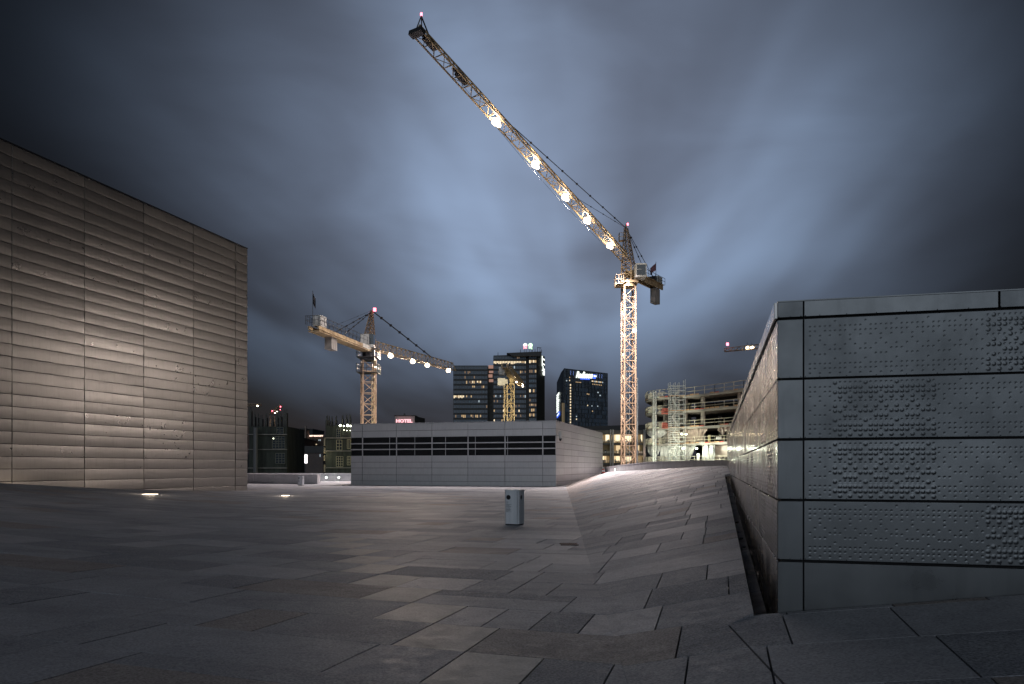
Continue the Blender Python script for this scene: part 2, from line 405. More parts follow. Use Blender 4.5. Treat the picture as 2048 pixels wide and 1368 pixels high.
for Yc, rr in ((13.1, .03), (14.2, .05), (16.8, .02)):
    a = Vector((gutx(Yc)+.05, Yc, hB(gutx(Yc), Yc)-.27)); m_ = MB()
    m_.bar(a, a+Vector((.12, .10, .01)), .012); m_.bar(a+Vector((.12, .10, .01)), a+Vector((.15, .35, .0)), .01)
    m_.build('cable_end', DARK, origin=a, label='short dark bent cable lying in the gutter beside the aluminium box, %s' % ('nearest the camera' if Yc < 14 else 'the middle one' if Yc < 15 else 'furthest along'), category='cable', group='cable ends lying in the gutter')

# ------------------------------------------------------------------ embossed aluminium box on the right
PT = ["sssssB", "BBBBB.", "BBsBBB", "B.B.B.", "ssBsss", ".B.B.B", "BsssBB", ".BBB..", "sssssB", "BBBBB.", "BBsBBB", "B.B.B."]
def dot_panel(name, L, Hh, b0, b1, m, step=.0052):
    nx = int(L/step); ny = int(Hh/step); a = np.linspace(0, L, nx+1); b = np.linspace(0, Hh, ny+1)
    A, B = np.meshgrid(a, b); p = .0432; mg = .052
    c = np.floor((A-mg)/p+.5).astype(int); r = np.floor((Hh-B-.036)/p+.5).astype(int)
    da = A-(mg+c*p); db = (Hh-B-.036)-r*p; rr = np.hypot(da, db)
    D = np.zeros_like(A)
    ok = (r >= 0) & (r < 12) & (c >= 0) & (A < L-.03)
    code = np.array([[{'.': 0, 's': 1, 'B': 2}[ch] for ch in row] for row in PT])
    cd = np.where(ok, code[np.clip(r, 0, 11), np.mod(c, 6)], 0)
    cA = mg+c*p; inb = (cA >= b0) & (cA <= b1)
    cd = np.where(inb, cd, np.maximum(cd-1, 0))
    D = np.where((cd == 2) & (rr < .0185), .0042*np.clip(1-(rr/.0185)**2, 0, 1)**.7, D)
    D = np.where((cd == 1) & (rr < .0095), -.0035*(1-(rr/.0095)**2), D)
    co = np.stack([A, -D, B], -1).reshape(-1, 3)
    i = np.arange(ny)[:, None]*(nx+1)+np.arange(nx)[None, :]
    q = np.stack([i, i+1, i+nx+2, i+nx+1], -1).reshape(-1, 4)
    # rim
    rim = list(range(0, nx+1))+[j*(nx+1)+nx for j in range(1, ny+1)]+[ny*(nx+1)+x for x in range(nx-1, -1, -1)]+[j*(nx+1) for j in range(ny-1, 0, -1)]
    n0 = len(co); rc = co[rim].copy(); rc[:, 1] = .03; co = np.vstack([co, rc]); rn = len(rim)
    rq = np.array([[rim[(j+1) % rn], rim[j], n0+j, n0+(j+1) % rn] for j in range(rn)]); q = np.vstack([q, rq])
    me = bpy.data.meshes.new(name); me.vertices.add(len(co)); me.vertices.foreach_set('co', co.ravel())
    me.loops.add(len(q)*4); me.loops.foreach_set('vertex_index', q.ravel()); me.polygons.add(len(q))
    me.polygons.foreach_set('loop_start', np.arange(len(q))*4)
    me.polygons.foreach_set('use_smooth', np.r_[np.ones(len(q)-rn, bool), np.zeros(rn, bool)])
    me.materials.append(m); me.update(calc_edges=True); me.validate(); return me
def flat_panel(name, L, Hh, m, t=.03, bev=.004):
    mb = MB(); mb.v = [(bev, 0, bev), (L-bev, 0, bev), (L-bev, 0, Hh-bev), (bev, 0, Hh-bev), (0, bev, 0), (L, bev, 0), (L, bev, Hh), (0, bev, Hh), (0, t, 0), (L, t, 0), (L, t, Hh), (0, t, Hh)]
    mb.face((0, 1, 2, 3))
    for o in (0, 4):
        for i in range(4): j = (i+1) % 4; mb.face((o+j, o+i, o+4+i, o+4+j))
    mb.face((8, 11, 10, 9))
    return mb.mesh(name, m)
abox = thing('clad_roof_box', 'low aluminium roof enclosure with embossed dot panels filling the right of the picture', 'enclosure', (C0.x, C0.y, .3))
ZJ = [3.034, 2.470, 1.908, 1.343, .779]
PL = 3.0; RH = .556
pa = dot_panel('cladding_panel', PL-.012, RH-.010, .26, 1.13, CLAD_R); pb = dot_panel('cladding_panel', PL-.012, RH-.010, 1.50, 2.35, CLAD_R)
rotF = math.atan2(VB.y, VB.x); rotS = math.atan2(-UB.y, -UB.x)
corner_me = flat_panel('corner_panel', .225, RH-.010, CLAD_R); cornc = flat_panel('corner_coping', .225, .146, CLAD_R); cb = flat_panel('corner_panel', .225, 1.1, CLAD_R)
scr = MB()
def wp(base, dirv, a, c, z):   # point on wall: a along, c outwards
    nrm = Vector((-dirv.y, dirv.x, 0)) if c is None else None
    return base+dirv*a+Vector((0, 0, z))
for r in range(4):
    z = ZJ[r+1]+.008
    link('corner_panel', corner_me, abox, C0+Vector((0, 0, z)), (0, 0, rotF))
    for j in range(3):
        link('cladding_panel', pa if r in (1, 2) else pb, abox, C0+VB*(.233+PL*j)+Vector((0, 0, z)), (0, 0, rotF))
bot = flat_panel('base_panel', PL-.012, 1.15, CLAD_R)
link('corner_panel', cb, abox, C0+Vector((0, 0, ZJ[4]-1.112)), (0, 0, rotF))
for j in range(3): link('base_panel', bot, abox, C0+VB*(.233+PL*j)+Vector((0, 0, ZJ[4]-1.162)), (0, 0, rotF))
cop = flat_panel('coping', 1.60, .146, CLAD_R); cop_y = -VB.orthogonal() if False else Vector((-SB, -1, 0))/NB
nF = Vector((-SB, -1, 0)).normalized()
link('coping', cornc, abox, C0+nF*.006+Vector((0, 0, 3.044)), (0, 0, rotF))
for j in range(6): link('coping', cop, abox, C0+nF*.006+VB*(.233+1.612*j)+Vector((0, 0, 3.044)), (0, 0, rotF))
# side that recedes: panels 3 m long, five rows
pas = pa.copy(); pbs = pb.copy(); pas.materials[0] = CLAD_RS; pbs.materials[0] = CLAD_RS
LS = 33.0; nS = Vector((-1, SB, 0)).normalized()
bos = flat_panel('base_panel', PL-.012, 1.3, CLAD_RS)
for r in range(5):
    for j in range(11):
        st = C0+UB*(PL*(j+1))
        if r < 4: link('cladding_panel', (pas if (r+j) % 2 else pbs), abox, st+Vector((0, 0, ZJ[r+1]+.008)), (0, 0, rotS))
        else: link('base_panel', bos, abox, st+Vector((0, 0, ZJ[4]-1.312)), (0, 0, rotS))
cops = flat_panel('coping', 2.98, .146, CLAD_RS)
for j in range(11): link('coping', cops, abox, C0+nS*.03+UB*(PL*(j+1))+Vector((0, 0, 3.044)), (0, 0, rotS))
mb = MB(); nFi = Vector((SB, 1, 0)).normalized()
o0 = C0+nFi*.035+VB*.035; o1 = o0+VB*9.2; o2 = o1+UB*33; o3 = o0+UB*33
mb.hexa([Vector((q.x, q.y, -1.2)) for q in (o0, o1, o2, o3)]+[Vector((q.x, q.y, 3.15)) for q in (o0, o1, o2, o3)])
mb.build('core', DARK, abox)
mb = MB(); e = .03
for q0, q1 in ((0, 9.2),):
    mb.hexa([C0+VB*q0+Vector((0, 0, 3.191)), C0+VB*q1+Vector((0, 0, 3.191)), C0+VB*q1+UB*33+Vector((0, 0, 3.191)), C0+VB*q0+UB*33+Vector((0, 0, 3.191)),
             C0+VB*q0+Vector((0, 0, 3.202)), C0+VB*q1+Vector((0, 0, 3.202)), C0+VB*q1+UB*33+Vector((0, 0, 3.202)), C0+VB*q0+UB*33+Vector((0, 0, 3.202))])
mb.build('roof_sheet', CLAD_R, abox)
for r in range(5):
    for a in [.012, .11, .205, .245, .37]+[.60+.25*i for i in range(34)]:
        for zz in ((ZJ[r]-.018,) if a < .02 and r else ())+((ZJ[r]+.018,) if r or a < 9 else ()):
            c = C0+VB*a+nF*(.0005+(.006 if zz > 3.04 else 0))+Vector((0, 0, zz)); scr.cyl(c, c+nF*.003, .0045, 6)
            if (a-.55) % .5 > .3 and a > .5: break
scr.build('screw', DARK, abox, kind='stuff')

# ------------------------------------------------------------------ tall clad block on the left
GL = .292; NL = math.hypot(1, GL); UL = Vector((GL, 1, 0))/NL; VL = Vector((1, -GL, 0))/NL
YE = 52.0; CL = Vector(((495-CX)/F*YE, YE, 0)); ZT = EYE+(HY-498)*YE/F
tall = thing('tall_clad_block', 'tall pale metal clad block of the opera roof rising along the left edge', 'building', (CL.x, CL.y, 0))
rl = math.atan2(UL.y, UL.x); LP, HP = 4.06, .566
pm = flat_panel('cladding_panel', LP-.03, HP-.022, CLAD_L, .05, .006); pm0 = flat_panel('cladding_panel', 1.28, HP-.022, CLAD_L, .05, .006)
nL = VL.copy()
Kn = 1.31
for r in range(30):
    z = ZT-HP*(r+1)
    for j in range(-1, 9):
        st = CL-UL*(Kn+LP*(j+1)) if j >= 0 else CL-UL*(Kn-.02)
        me = pm if j >= 0 else pm0
        if z < -1.0: continue
        o = link('cladding_panel', me, tall, st+Vector((0, 0, z+.01))+nL*random.uniform(-.004, .004), (random.uniform(-.012, .012), 0, rl+random.uniform(-.002, .002)))
mb = MB(); q = [CL-nL*.04, CL-nL*.04-UL*38.2, CL-nL*22-UL*38.2, CL-nL*22]
mb.hexa([Vector((p.x, p.y, -2)) for p in q][::-1]+[Vector((p.x, p.y, ZT-.01)) for p in q][::-1]); mb.build('core', DARK, tall)
mb = MB(); q = [CL+nL*.03+UL*.02, CL+nL*.03-UL*38.2, CL-nL*.4-UL*38.2, CL-nL*.4+UL*.02]
mb.hexa([Vector((p.x, p.y, ZT+.003)) for p in q][::-1]+[Vector((p.x, p.y, ZT+.06)) for p in q][::-1]); mb.build('coping', CLAD_L, tall)

# ------------------------------------------------------------------ low louvred plant house in the middle
YC = 66.0; CC = Vector(((1112-CX)/F*YC, YC, 0)); GC = .283; NC = math.hypot(1, GC); UC = Vector((GC, 1, 0))/NC; VC_ = Vector((1, -GC, 0))/NC
def frontx(x):     # distance to the left of the corner for image column x on the front wall
    kx = (x-CX)/F; t = (CC.x-kx*CC.y)/(1/NC+kx*GC/NC); return t
zr = [EYE+(HY-y)*YC/F for y in (842, 857, 871, 884, 896.5, 909.7, 923.7, 936, 950.6, 963.8, 977)]
vx = [702, 725, 793, 864, 936, 1010, 1085.5, 1112]; va = [frontx(x) for x in vx]
house = thing('plant_house', 'low grey clad roof house with a dark louvre band in the middle of the terrace', 'building', (CC.x, CC.y, 0))
rc = math.atan2(VC_.y, VC_.x); cache = {}
def fp(L, Hh, m):
    k_ = (round(L, 2), round(Hh, 2), m.name)
    if k_ not in cache: cache[k_] = flat_panel('cladding_panel', k_[0], k_[1], m, .05, .008)
    return cache[k_]
for r in range(10):
    h = zr[r]-zr[r+1]
    for c in range(7):
        a0, a1 = va[c], va[c+1]; L = a0-a1; st = CC-VC_*a0+Vector((0, 0, zr[r+1]+.012))
        if 2 <= r <= 4: continue
        o = link('cladding_panel', fp(L-.03, h-.026, CLAD_C), house, st, (0, 0, rc))
nC = Vector((-GC, -1, 0))/NC
for r in (2, 3, 4):                      # louvres: each bay two dark fields of slats
    h = zr[r]-zr[r+1]
    for c in range(7):
        a0, a1 = va[c], va[c+1]; L = a0-a1; m_ = MB(); ns = 7
        for s_ in range(ns):
            z0 = zr[r+1]+.06+(h-.12)*s_/ns; zz = (h-.12)/ns
            p0 = CC-VC_*(a0-.04); p1 = CC-VC_*(a1+.04)
            i0 = -nC*.02; i1 = -nC*.12
            m_.poly([p0+i0+Vector((0, 0, z0)), p1+i0+Vector((0, 0, z0)), p1+i1+Vector((0, 0, z0+zz*1.1)), p0+i1+Vector((0, 0, z0+zz*1.1))])
        m_.build('louvre', LOUVRE, house, origin=CC-VC_*a0+Vector((0, 0, zr[r+1])))
mb = MB(); mf = (.885, .80, .52, .38, .20, .07, .5)
for c in range(7):
    a0 = va[c]; a1 = va[c+1]
    if c: p = CC-VC_*a0; mb.hexa([p-VC_*.045-nC*.1+Vector((0, 0, zr[5])), p+VC_*.045-nC*.1+Vector((0, 0, zr[5])), p+VC_*.045+nC*.01+Vector((0, 0, zr[5])), p-VC_*.045+nC*.01+Vector((0, 0, zr[5])), p-VC_*.045-nC*.1+Vector((0, 0, zr[2])), p+VC_*.045-nC*.1+Vector((0, 0, zr[2])), p+VC_*.045+nC*.01+Vector((0, 0, zr[2])), p-VC_*.045+nC*.01+Vector((0, 0, zr[2]))])
    if 0 < c < 6:
        p = CC-VC_*(a0+(a1-a0)*mf[c]); mb.bar(p+Vector((0, 0, zr[5])), p+Vector((0, 0, zr[2])), .018)
for z in (zr[3], zr[4]): mb.bar(CC-VC_*va[0]+Vector((0, 0, z)), CC+Vector((0, 0, z)), .05)
mb.build('louvre_frame', CLAD_C, house)
# side wall
LSd = 25.0; rs = math.atan2(UC.y, UC.x); nSd = VC_.copy()
for r in range(10):
    h = zr[r]-zr[r+1]; off = 1.1 if r % 2 else 2.0
    for c in range(8):
        a = 3.3*c; L = min(3.3, LSd-a)
        if L <= .2: continue
        o = link('cladding_panel', fp(L-.03, h-.026, CLAD_C), house, CC+UC*a+Vector((0, 0, zr[r+1]+.012)), (0, 0, rs))
mb = MB(); q = [CC-nC*.06-VC_*.06, CC-nC*.06-VC_*va[0], CC-VC_*va[0]+UC*LSd, CC-VC_*.06+UC*LSd]
mb.hexa([Vector((p.x, p.y, -1)) for p in q][::-1]+[Vector((p.x, p.y, zr[0]-.02)) for p in q][::-1]); mb.build('core', DARK, house)
mb = MB(); q = [CC+nC*.03+VC_*.03, CC+nC*.03-VC_*(va[0]+.03), CC-VC_*(va[0]+.03)+UC*LSd, CC+VC_*.03+UC*LSd]
mb.hexa([Vector((p.x, p.y, zr[0]+.004)) for p in q][::-1]+[Vector((p.x, p.y, zr[0]+.05)) for p in q][::-1]); mb.build('coping', CLAD_C, house)
# camera dome at the corner
sc_ = thing('security_camera', 'small white security camera fixed high on the corner of the louvred roof house', 'camera', CC+VC_*.06+Vector((0, 0, 4.3)))
b_ = CC+VC_*.0+UC*.35+Vector((0, 0, 4.35)); mb = MB(); mb.bar(b_, b_+VC_*.35, .06); mb.cyl(b_+VC_*.3+Vector((0, 0, .35)), b_+VC_*.3+Vector((0, 0, -.25)), .13, 10); mb.build('housing', WHITE, sc_)
mb = MB(); mb.cyl(b_+VC_*.3+Vector((0, 0, -.26)), b_+VC_*.3+Vector((0, 0, -.50)), .15, 10, r2=.06); mb.build('lens_dome', CABG, sc_)

# ------------------------------------------------------------------ parapets
def parapet(label, pts, hts, th=.35, seg=1.4):
    base = thing('parapet', label, 'parapet wall', pts[0])
    for (a, ha), (b, hb) in zip(zip(pts, hts), list(zip(pts, hts))[1:]):
        a, b = Vector(a), Vector(b); L = (b-a).length; n = max(1, round(L/seg)); dr = (b-a)/n
        nr = Vector((-(b-a).y, (b-a).x, 0)).normalized()*th
        if nr.y < 0 and abs(nr.y) > abs(nr.x): nr = -nr
        if abs(nr.x) >= abs(nr.y) and nr.x < 0: nr = -nr
        for i in range(n):
            g_ = dr.normalized()*.012; p0 = a+dr*i+g_; p1 = a+dr*(i+1)-g_; h0 = ha+(hb-ha)*i/n; h1 = ha+(hb-ha)*(i+1)/n
            m_ = MB(); up0 = Vector((0, 0, h0)); up1 = Vector((0, 0, h1)); dn = Vector((0, 0, -.25))
            m_.hexa([p0+dn, p1+dn, p1+nr+dn, p0+nr+dn, p0+up0, p1+up1, p1+nr+up1, p0+nr+up0])
            m_.build('stone_panel', STONE_WALL, base, origin=p0)
        m_ = MB(); o_ = dr.normalized()*.001
        m_.hexa([a-nr*.12+Vector((0, 0, ha+.004)), b-nr*.12+Vector((0, 0, hb+.004)), b+nr*1.1+Vector((0, 0, hb+.004)), a+nr*1.1+Vector((0, 0, ha+.004)), a-nr*.12+Vector((0, 0, ha+.07)), b-nr*.12+Vector((0, 0, hb+.07)), b+nr*1.1+Vector((0, 0, hb+.07)), a+nr*1.1+Vector((0, 0, ha+.07))])
        m_.build('coping', STONE_WALL, base)
    return base
def PG(x, Y): X = (x-CX)/F*Y; return Vector((X, Y, H(X, Y)))
parapet('low stone parapet just right of the tall left block, behind the small bin', [Vector((-29.5, 76, 0)), Vector(((635-CX)/F*75, 75, 0))], (.95, .85), .8, 2.0)
parapet('far low stone parapet with two small wall lights, left of the louvred house', [Vector((-34, 90.5, 0)), Vector((-17, 91, 0))], (.85, .85), .5, 2.0)
parapet('curving stone parapet at the top of the right hand ramp beside the construction site', [Vector((10.75, 37.6, hB(10.75, 37.6))), Vector((10.95, 45, hB(10.95, 45))), Vector((10.98, 62.5, hB(10.98, 62.5))), Vector((11.0, 80, hB(11.0, 80))), Vector((10.7, 90, hB(10.7, 90)))], (.17, .28, .55, .55, .55), .3, 2.2)

# ------------------------------------------------------------------ litter bins
def bin_plan(w_, ch): return [(-w_+ch, -w_), (w_-ch, -w_), (w_, -w_+ch), (w_, w_-ch), (w_-ch, w_), (-w_+ch, w_), (-w_, w_-ch), (-w_, -w_+ch)]
BINM = worn('bin_metal', (.80, .82, .86), (.62, .65, .70), 4, .42, .1, .02, 8, (1, 1, .2))
def litter_bin(loc, rz, label):
    t = thing('litter_bin', label, 'bin', loc, 'litter bins on the terrace'); c = []
    Mx = Matrix.Translation(loc) @ Matrix.Rotation(rz, 4, 'Z')
    m_ = MB(); w_ = .224; pl = bin_plan(w_, .05); pl = [pl[0], pl[1], (w_, -w_+.05), (w_, w_-.05), pl[4], pl[5], pl[6], pl[7]]
    m_.prism(pl, .035, .965); m_.v = [tuple(Mx @ Vector(p)) for p in m_.v]; m_.build('body', BINM, t, origin=loc)
    m_ = MB(); m_.prism([(x*1.035, y*1.035) for x, y in pl], .968, 1.0); m_.v = [tuple(Mx @ Vector(p)) for p in m_.v]; m_.build('lid', BINM, t, origin=loc)
    m_ = MB(); m_.prism([(x*.93, y*.93) for x, y in pl], 0, .035); m_.v = [tuple(Mx @ Vector(p)) for p in m_.v]; m_.build('plinth', DARK, t, origin=loc)
    for k_, (cx_, cz) in enumerate(((-.09, .79), (-.06, .79))):
        R2 = Matrix.Rotation(0 if k_ == 0 else math.pi/2, 4, 'Z')
        m_ = MB(); m_.cyl((cx_, -w_-.001, cz), (cx_, -w_+.01-.014, cz), .068, 24); m_.v = [tuple(Mx @ R2 @ Vector(p)) for p in m_.v]; h_ = m_.build('opening', DARK, t, origin=loc)
        m_ = MB()
        for i in range(24):
            t0, t1 = 2*math.pi*i/24, 2*math.pi*(i+1)/24
            m_.bar((cx_+.071*math.cos(t0), -w_-.004, cz+.071*math.sin(t0)), (cx_+.071*math.cos(t1), -w_-.004, cz+.071*math.sin(t1)), .004)
        m_.v = [tuple(Mx @ R2 @ Vector(p)) for p in m_.v]; m_.build('opening_rim', BINM, h_, origin=loc)
    m_ = MB(); m_.box(w_-.052, w_-.046, -w_-.002, -w_+.004, .04, .96); m_.box(w_-.002, w_+.002, -w_+.06, -w_+.064, .04, .96)
    m_.v = [tuple(Mx @ Vector(p)) for p in m_.v]; m_.build('door_seam', DARK, t, origin=loc)
    m_ = MB(); z = .66; random.seed(3)
    for i in range(15):                # small printed notice in two languages
        if i in (2, 9): z -= .02
        x0 = -.165; x1 = x0+random.uniform(.06, .17) if i not in (0, 1) else x0+.07
        x = x0
        while x < x1: e_ = min(x+random.uniform(.01, .03), x1); m_.box(x, e_, -w_-.0015, -w_-.0004, z, z+.007); x = e_+.006
        z -= .0175
    m_.v = [tuple(Mx @ Vector(p)) for p in m_.v]; m_.build('printed_notice', mat('ink', (.05, .055, .07), .6), t, origin=loc)
    return t
litter_bin(Vector((.075, 21.9+.25, 0)), math.radians(-24), 'metal litter bin standing alone in the middle of the stone terrace')
pb2 = PX(602, 69, 0); t2 = litter_bin(pb2, math.radians(-12), 'small far litter bin in front of the low parapet by the tall left block'); t2.scale = (.95, .95, .85)
# striped cone by the far corner of the louvred house
pc_ = PX(1206.5, 84.5, 0); pc_.z = H(pc_.x, pc_.y); cone = thing('traffic_cone', 'small red and white striped cone at the far corner of the louvred house', 'cone', pc_)
mb = MB(); mb.box(pc_.x-.25, pc_.x+.25, pc_.y-.25, pc_.y+.25, pc_.z, pc_.z+.05); mb.build('foot', DARK, cone)
for i in range(4):
    mb = MB(); mb.cyl(pc_+Vector((0, 0, .05+.17*i)), pc_+Vector((0, 0, .05+.17*(i+1))), .20-.035*i, 12, r2=.20-.035*(i+1)); mb.build('band', RED_P if i % 2 == 0 else WHITE, cone)
# sunk lamps and wall lights
for x, y, wd, lb in ((300, 989.5, .62, 'longer thin lamp glowing in the paving in front of the tall left block'), (571, 992, .36, 'shorter thin lamp glowing in the paving near the right end of the tall left block')):
    a, b = 2, 120
    for _ in range(50):
        Y = (a+b)/2; X = (x-CX)/F*Y
        if EYE-(y-HY)/F*Y > H(X, Y): a = Y
        else: b = Y
    t = thing('ground_lamp', lb, 'ground lamp', (X, Y, H(X, Y)), 'lamps set in the paving')
    mb = MB(); mb.box(-wd/2-.05, wd/2+.05, -.25, .25, -.02, .012, M=Matrix.Translation((X, Y, H(X, Y)))); mb.build('frame', STEEL, t)
    mb = MB(); mb.box(-wd/2, wd/2, -.18, .18, .014, .035, M=Matrix.Translation((X, Y, H(X, Y)))); mb.build('lens', E_GROUND, t)
    lamp('lens_light', 'POINT', (X, Y, H(X, Y)+.35), 22, (1, .8, .6), t, .15)
for (x, y, Y, lb) in ((653, 955, 90.0, 'left hand small white light on the far parapet left of the louvred house'), (678, 955, 90.0, 'right hand small white light on the far parapet beside the louvred house'), (1233, 940, 78.0, 'small white light low on the parapet beside the crane mast')):
    p = P(x, y, Y)
    if x > 1000: p = Vector((10.72, 80.0, hB(10.7, 80)+.22))
    t = thing('wall_light', lb, 'wall light', p, 'small lights on the parapets'); dr = Vector((0, -1, 0)) if x < 1000 else Vector((-1, 0, 0))
    mb = MB(); mb.cyl(p, p+dr*.08, .13, 10); mb.build('housing', STEEL, t)
    mb = MB(); mb.cyl(p+dr*.083, p+dr*.12, .11, 10); mb.build('lens', em('wall_lamp', (.85, 1, .9), 9), t)
    lamp('lens_light', 'POINT', p+dr*.3, 14, (.9, 1, .9), t, .1)
# floor grate and leaves
mb = MB(); gp = PX(1138, EYE*F/(1089-HY), .004)
for i in range(9): mb.box(gp.x-.17+.04*i, gp.x-.15+.04*i, gp.y-.16, gp.y+.16, .002, .014)
mb.box(gp.x-.19, gp.x+.19, gp.y+.16, gp.y+.20, .002, .016); mb.box(gp.x-.19, gp.x+.19, gp.y-.20, gp.y-.16, .002, .016)
mb.build('floor_grate', mat('rusty_grate', (.12, .06, .04), .7), origin=gp, label='small rusty drain grate in the paving right of the litter bin', category='grate')
for i, (x, y, s_, lb) in enumerate(((777, 1129, .05, 'tiny dark leaf on the paving left of centre, the furthest one'), (923, 1244, .05, 'small reddish leaf lying on a dark slab beside the pale slabs'), (831, 1174, .04, 'thin dark leaf lying flat between the other two leaves'))):
    p = PZ(x, y, .006); mb = MB(); mb.v = [(p.x-s_, p.y, .006), (p.x-.3*s_, p.y-.5*s_, .02), (p.x+s_, p.y+.1*s_, .03), (p.x+.2*s_, p.y+.7*s_, .012), (p.x, p.y, .012)]
    for f in ((0, 1, 4), (1, 2, 4), (2, 3, 4), (3, 0, 4)): mb.face(f)
    mb.build('fallen_leaf', mat('leaf%d' % i, ((.05, .035, .03), (.20, .10, .07), (.04, .035, .03))[i], .7), origin=p, label=lb, category='leaf', group='leaves fallen on the paving')

# ------------------------------------------------------------------ cranes
def truss_box(mb, p0, p1, w_, n, r, xd=None, rd=None, mi=0):
    p0, p1 = Vector(p0), Vector(p1); ax = (p1-p0).normalized(); x = (Vector(xd) if xd is not None else Vector((1, 0, 0))); x = (x-ax*x.dot(ax)).normalized(); y = ax.cross(x).normalized(); rd = rd or r*.55
    cs_ = [x*sx_*w_/2+y*sy_*w_/2 for sx_, sy_ in ((-1, -1), (1, -1), (1, 1), (-1, 1))]
    for c in cs_: mb.bar(p0+c, p1+c, r, mi)
    for i in range(n):
        a = p0+(p1-p0)*i/n; b = p0+(p1-p0)*(i+1)/n
        for j in range(4):
            c0, c1 = cs_[j], cs_[(j+1) % 4]
            mb.bar(a+c0, a+c1, rd, mi)
            if (i+j) % 2: mb.bar(a+c0, b+c1, rd, mi)
            else: mb.bar(a+c1, b+c0, rd, mi)
def truss_tri(mb, p0, p1, w_, h, n, r, rd=None, w2=None, h2=None, mi=0):
    p0, p1 = Vector(p0), Vector(p1); ax = (p1-p0).normalized(); x = ax.cross(Vector((0, 0, 1))).normalized(); up = x.cross(ax).normalized(); rd = rd or r*.55
    w2 = w2 or w_; h2 = h2 or h
    def q(i): t = i/n; c = p0+(p1-p0)*t; ww = w_+(w2-w_)*t; hh = h+(h2-h)*t; return c-x*ww/2, c+x*ww/2, c+up*hh
    L0, R0, T0 = q(0); L1, R1, T1 = q(n); mb.bar(L0, L1, r, mi); mb.bar(R0, R1, r, mi); mb.bar(T0, T1, r*1.15, mi)
    for i in range(n):
        a = q(i); b = q(i+1); mid = q(i+.5)
        mb.bar(a[0], mid[2], rd, mi); mb.bar(mid[2], b[0], rd, mi); mb.bar(a[1], mid[2], rd, mi); mb.bar(mid[2], b[1], rd, mi)
        mb.bar(a[0], a[1], rd, mi); mb.bar(a[0] if i % 2 else a[1], b[1] if i % 2 else b[0], rd*.8, mi)
    mb.bar(L1, R1, rd, mi); mb.bar(L1, T1, rd, mi); mb.bar(R1, T1, rd, mi)
def rail(mb, a, b, h=1.0, n=6, r=.02, mi=0):
    a, b = Vector(a), Vector(b)
    for i in range(n+1): p = a+(b-a)*i/n; mb.bar(p, p+Vector((0, 0, h)), r, mi)
    for k_ in (.5, 1): mb.bar(a+Vector((0, 0, h*k_)), b+Vector((0, 0, h*k_)), r, mi)
def flood(parent, p, power, mt=None, s_=.45, target=None, col=(1, .80, .55), spot=160, name='floodlight'):
    p = Vector(p); mt = mt or E_FLOOD; target = Vector(target) if target is not None else p+Vector((0, -.6, -1)); dr = (target-p).normalized()
    m_ = MB(); m_.cyl(p-dr*s_*.45, p-dr*.01, s_*.35, 12, r2=s_*.56); m_.bar(p-dr*s_*.45, p-dr*s_*.45+Vector((0, 0, s_)), .04)
    h_ = m_.build(name, STEEL, parent, origin=p)
    m_ = MB(); m_.cyl(p, p+dr*.05, s_*.5, 14); m_.build('lens', mt, h_, origin=p)
    if power: lamp('flood_lamp', 'SPOT', p+dr*.12, power, col, h_, s_*.35, p+dr*5, spot, .6)
def red_lamp(parent, p, r=.16):
    m_ = MB(); m_.cyl(Vector(p), Vector(p)+Vector((0, 0, r*2.2)), r, 10); m_.build('warning_light', E_RED, parent, origin=p)

# --- crane 1: big one with the jib reaching over the terrace
B1 = PX(1257, 112, -9); k1 = thing('tower_crane', 'tallest tower crane, its long lit jib reaching up across the sky', 'crane', B1, 'tower cranes'); X1 = B1.x
HD1 = Vector((-.667, -1, 0)).normalized(); LD1 = Vector((-HD1.y, HD1.x, 0))
zs = 27.6
mb = MB(); truss_box(mb, (X1, 112, -9), (X1, 112, zs), 1.62, 24, .105, LD1.cross(Vector((0, 0, 1))) if False else (1, 0.12, 0), .05)
mb.build('mast', RUST, k1, origin=B1)
mb = MB()
for i in range(24):
    z = -9+1.5*i
    mb.bar((X1-.25, 112.1, z), (X1-.25, 112.1, z+1.5), .03); mb.bar((X1+.15, 112.1, z), (X1+.15, 112.1, z+1.5), .03)
    for j in range(4): mb.bar((X1-.25, 112.1, z+.3*j+.3), (X1+.15, 112.1, z+.3*j+.3), .02)
mb.build('ladder', GALV, k1, origin=B1)
mb = MB(); mb.bar((X1+1.15, 111.6, -9), (X1+1.15, 111.6, 14.5), .12); mb.build('cable_riser', GALV, k1, origin=B1)
c1 = Vector((X1, 112, zs)); mb = MB()
mb.cyl(c1, c1+Vector((0, 0, .5)), 1.15, 16); mb.box(X1-1.2, X1+1.3, 110.8, 113.2, zs+.5, zs+.85); truss_box(mb, c1+Vector((0, 0, .85)), c1+Vector((0, 0, 2.9)), 1.5, 2, .09, HD1)
rail(mb, c1+Vector((-1.9, -1.2, .3)), c1+Vector((-.9, -1.4, .3)), 1.3, 3, .025); rail(mb, c1+Vector((-1.9, 1.2, .3)), c1+Vector((-1.9, -1.2, .3)), 1.3, 3, .025); mb.box(X1-1.9, X1-1.0, 110.6, 113.3, zs+.2, zs+.3)
mb.build('slewing_platform', YEL, k1, origin=c1)
cb1 = c1+Vector((1.45, -1.3, 1.0)); mb = MB(); mb.box(cb1.x-.75, cb1.x+.75, cb1.y-1, cb1.y+1, cb1.z, cb1.z+1.9); cabo = mb.build('cab', WHITE, k1, origin=cb1)
mb = MB(); mb.box(cb1.x-.62, cb1.x+.62, cb1.y-1.03, cb1.y-1.005, cb1.z+.25, cb1.z+1.7); mb.build('cab_window', CABG, cabo, origin=cb1)
mb = MB(); mb.box(cb1.x-.62, cb1.x+.1, cb1.y-1.05, cb1.y-1.035, cb1.z+1.0, cb1.z+1.06); mb.build('window_bar', WHITE, cabo, origin=cb1)
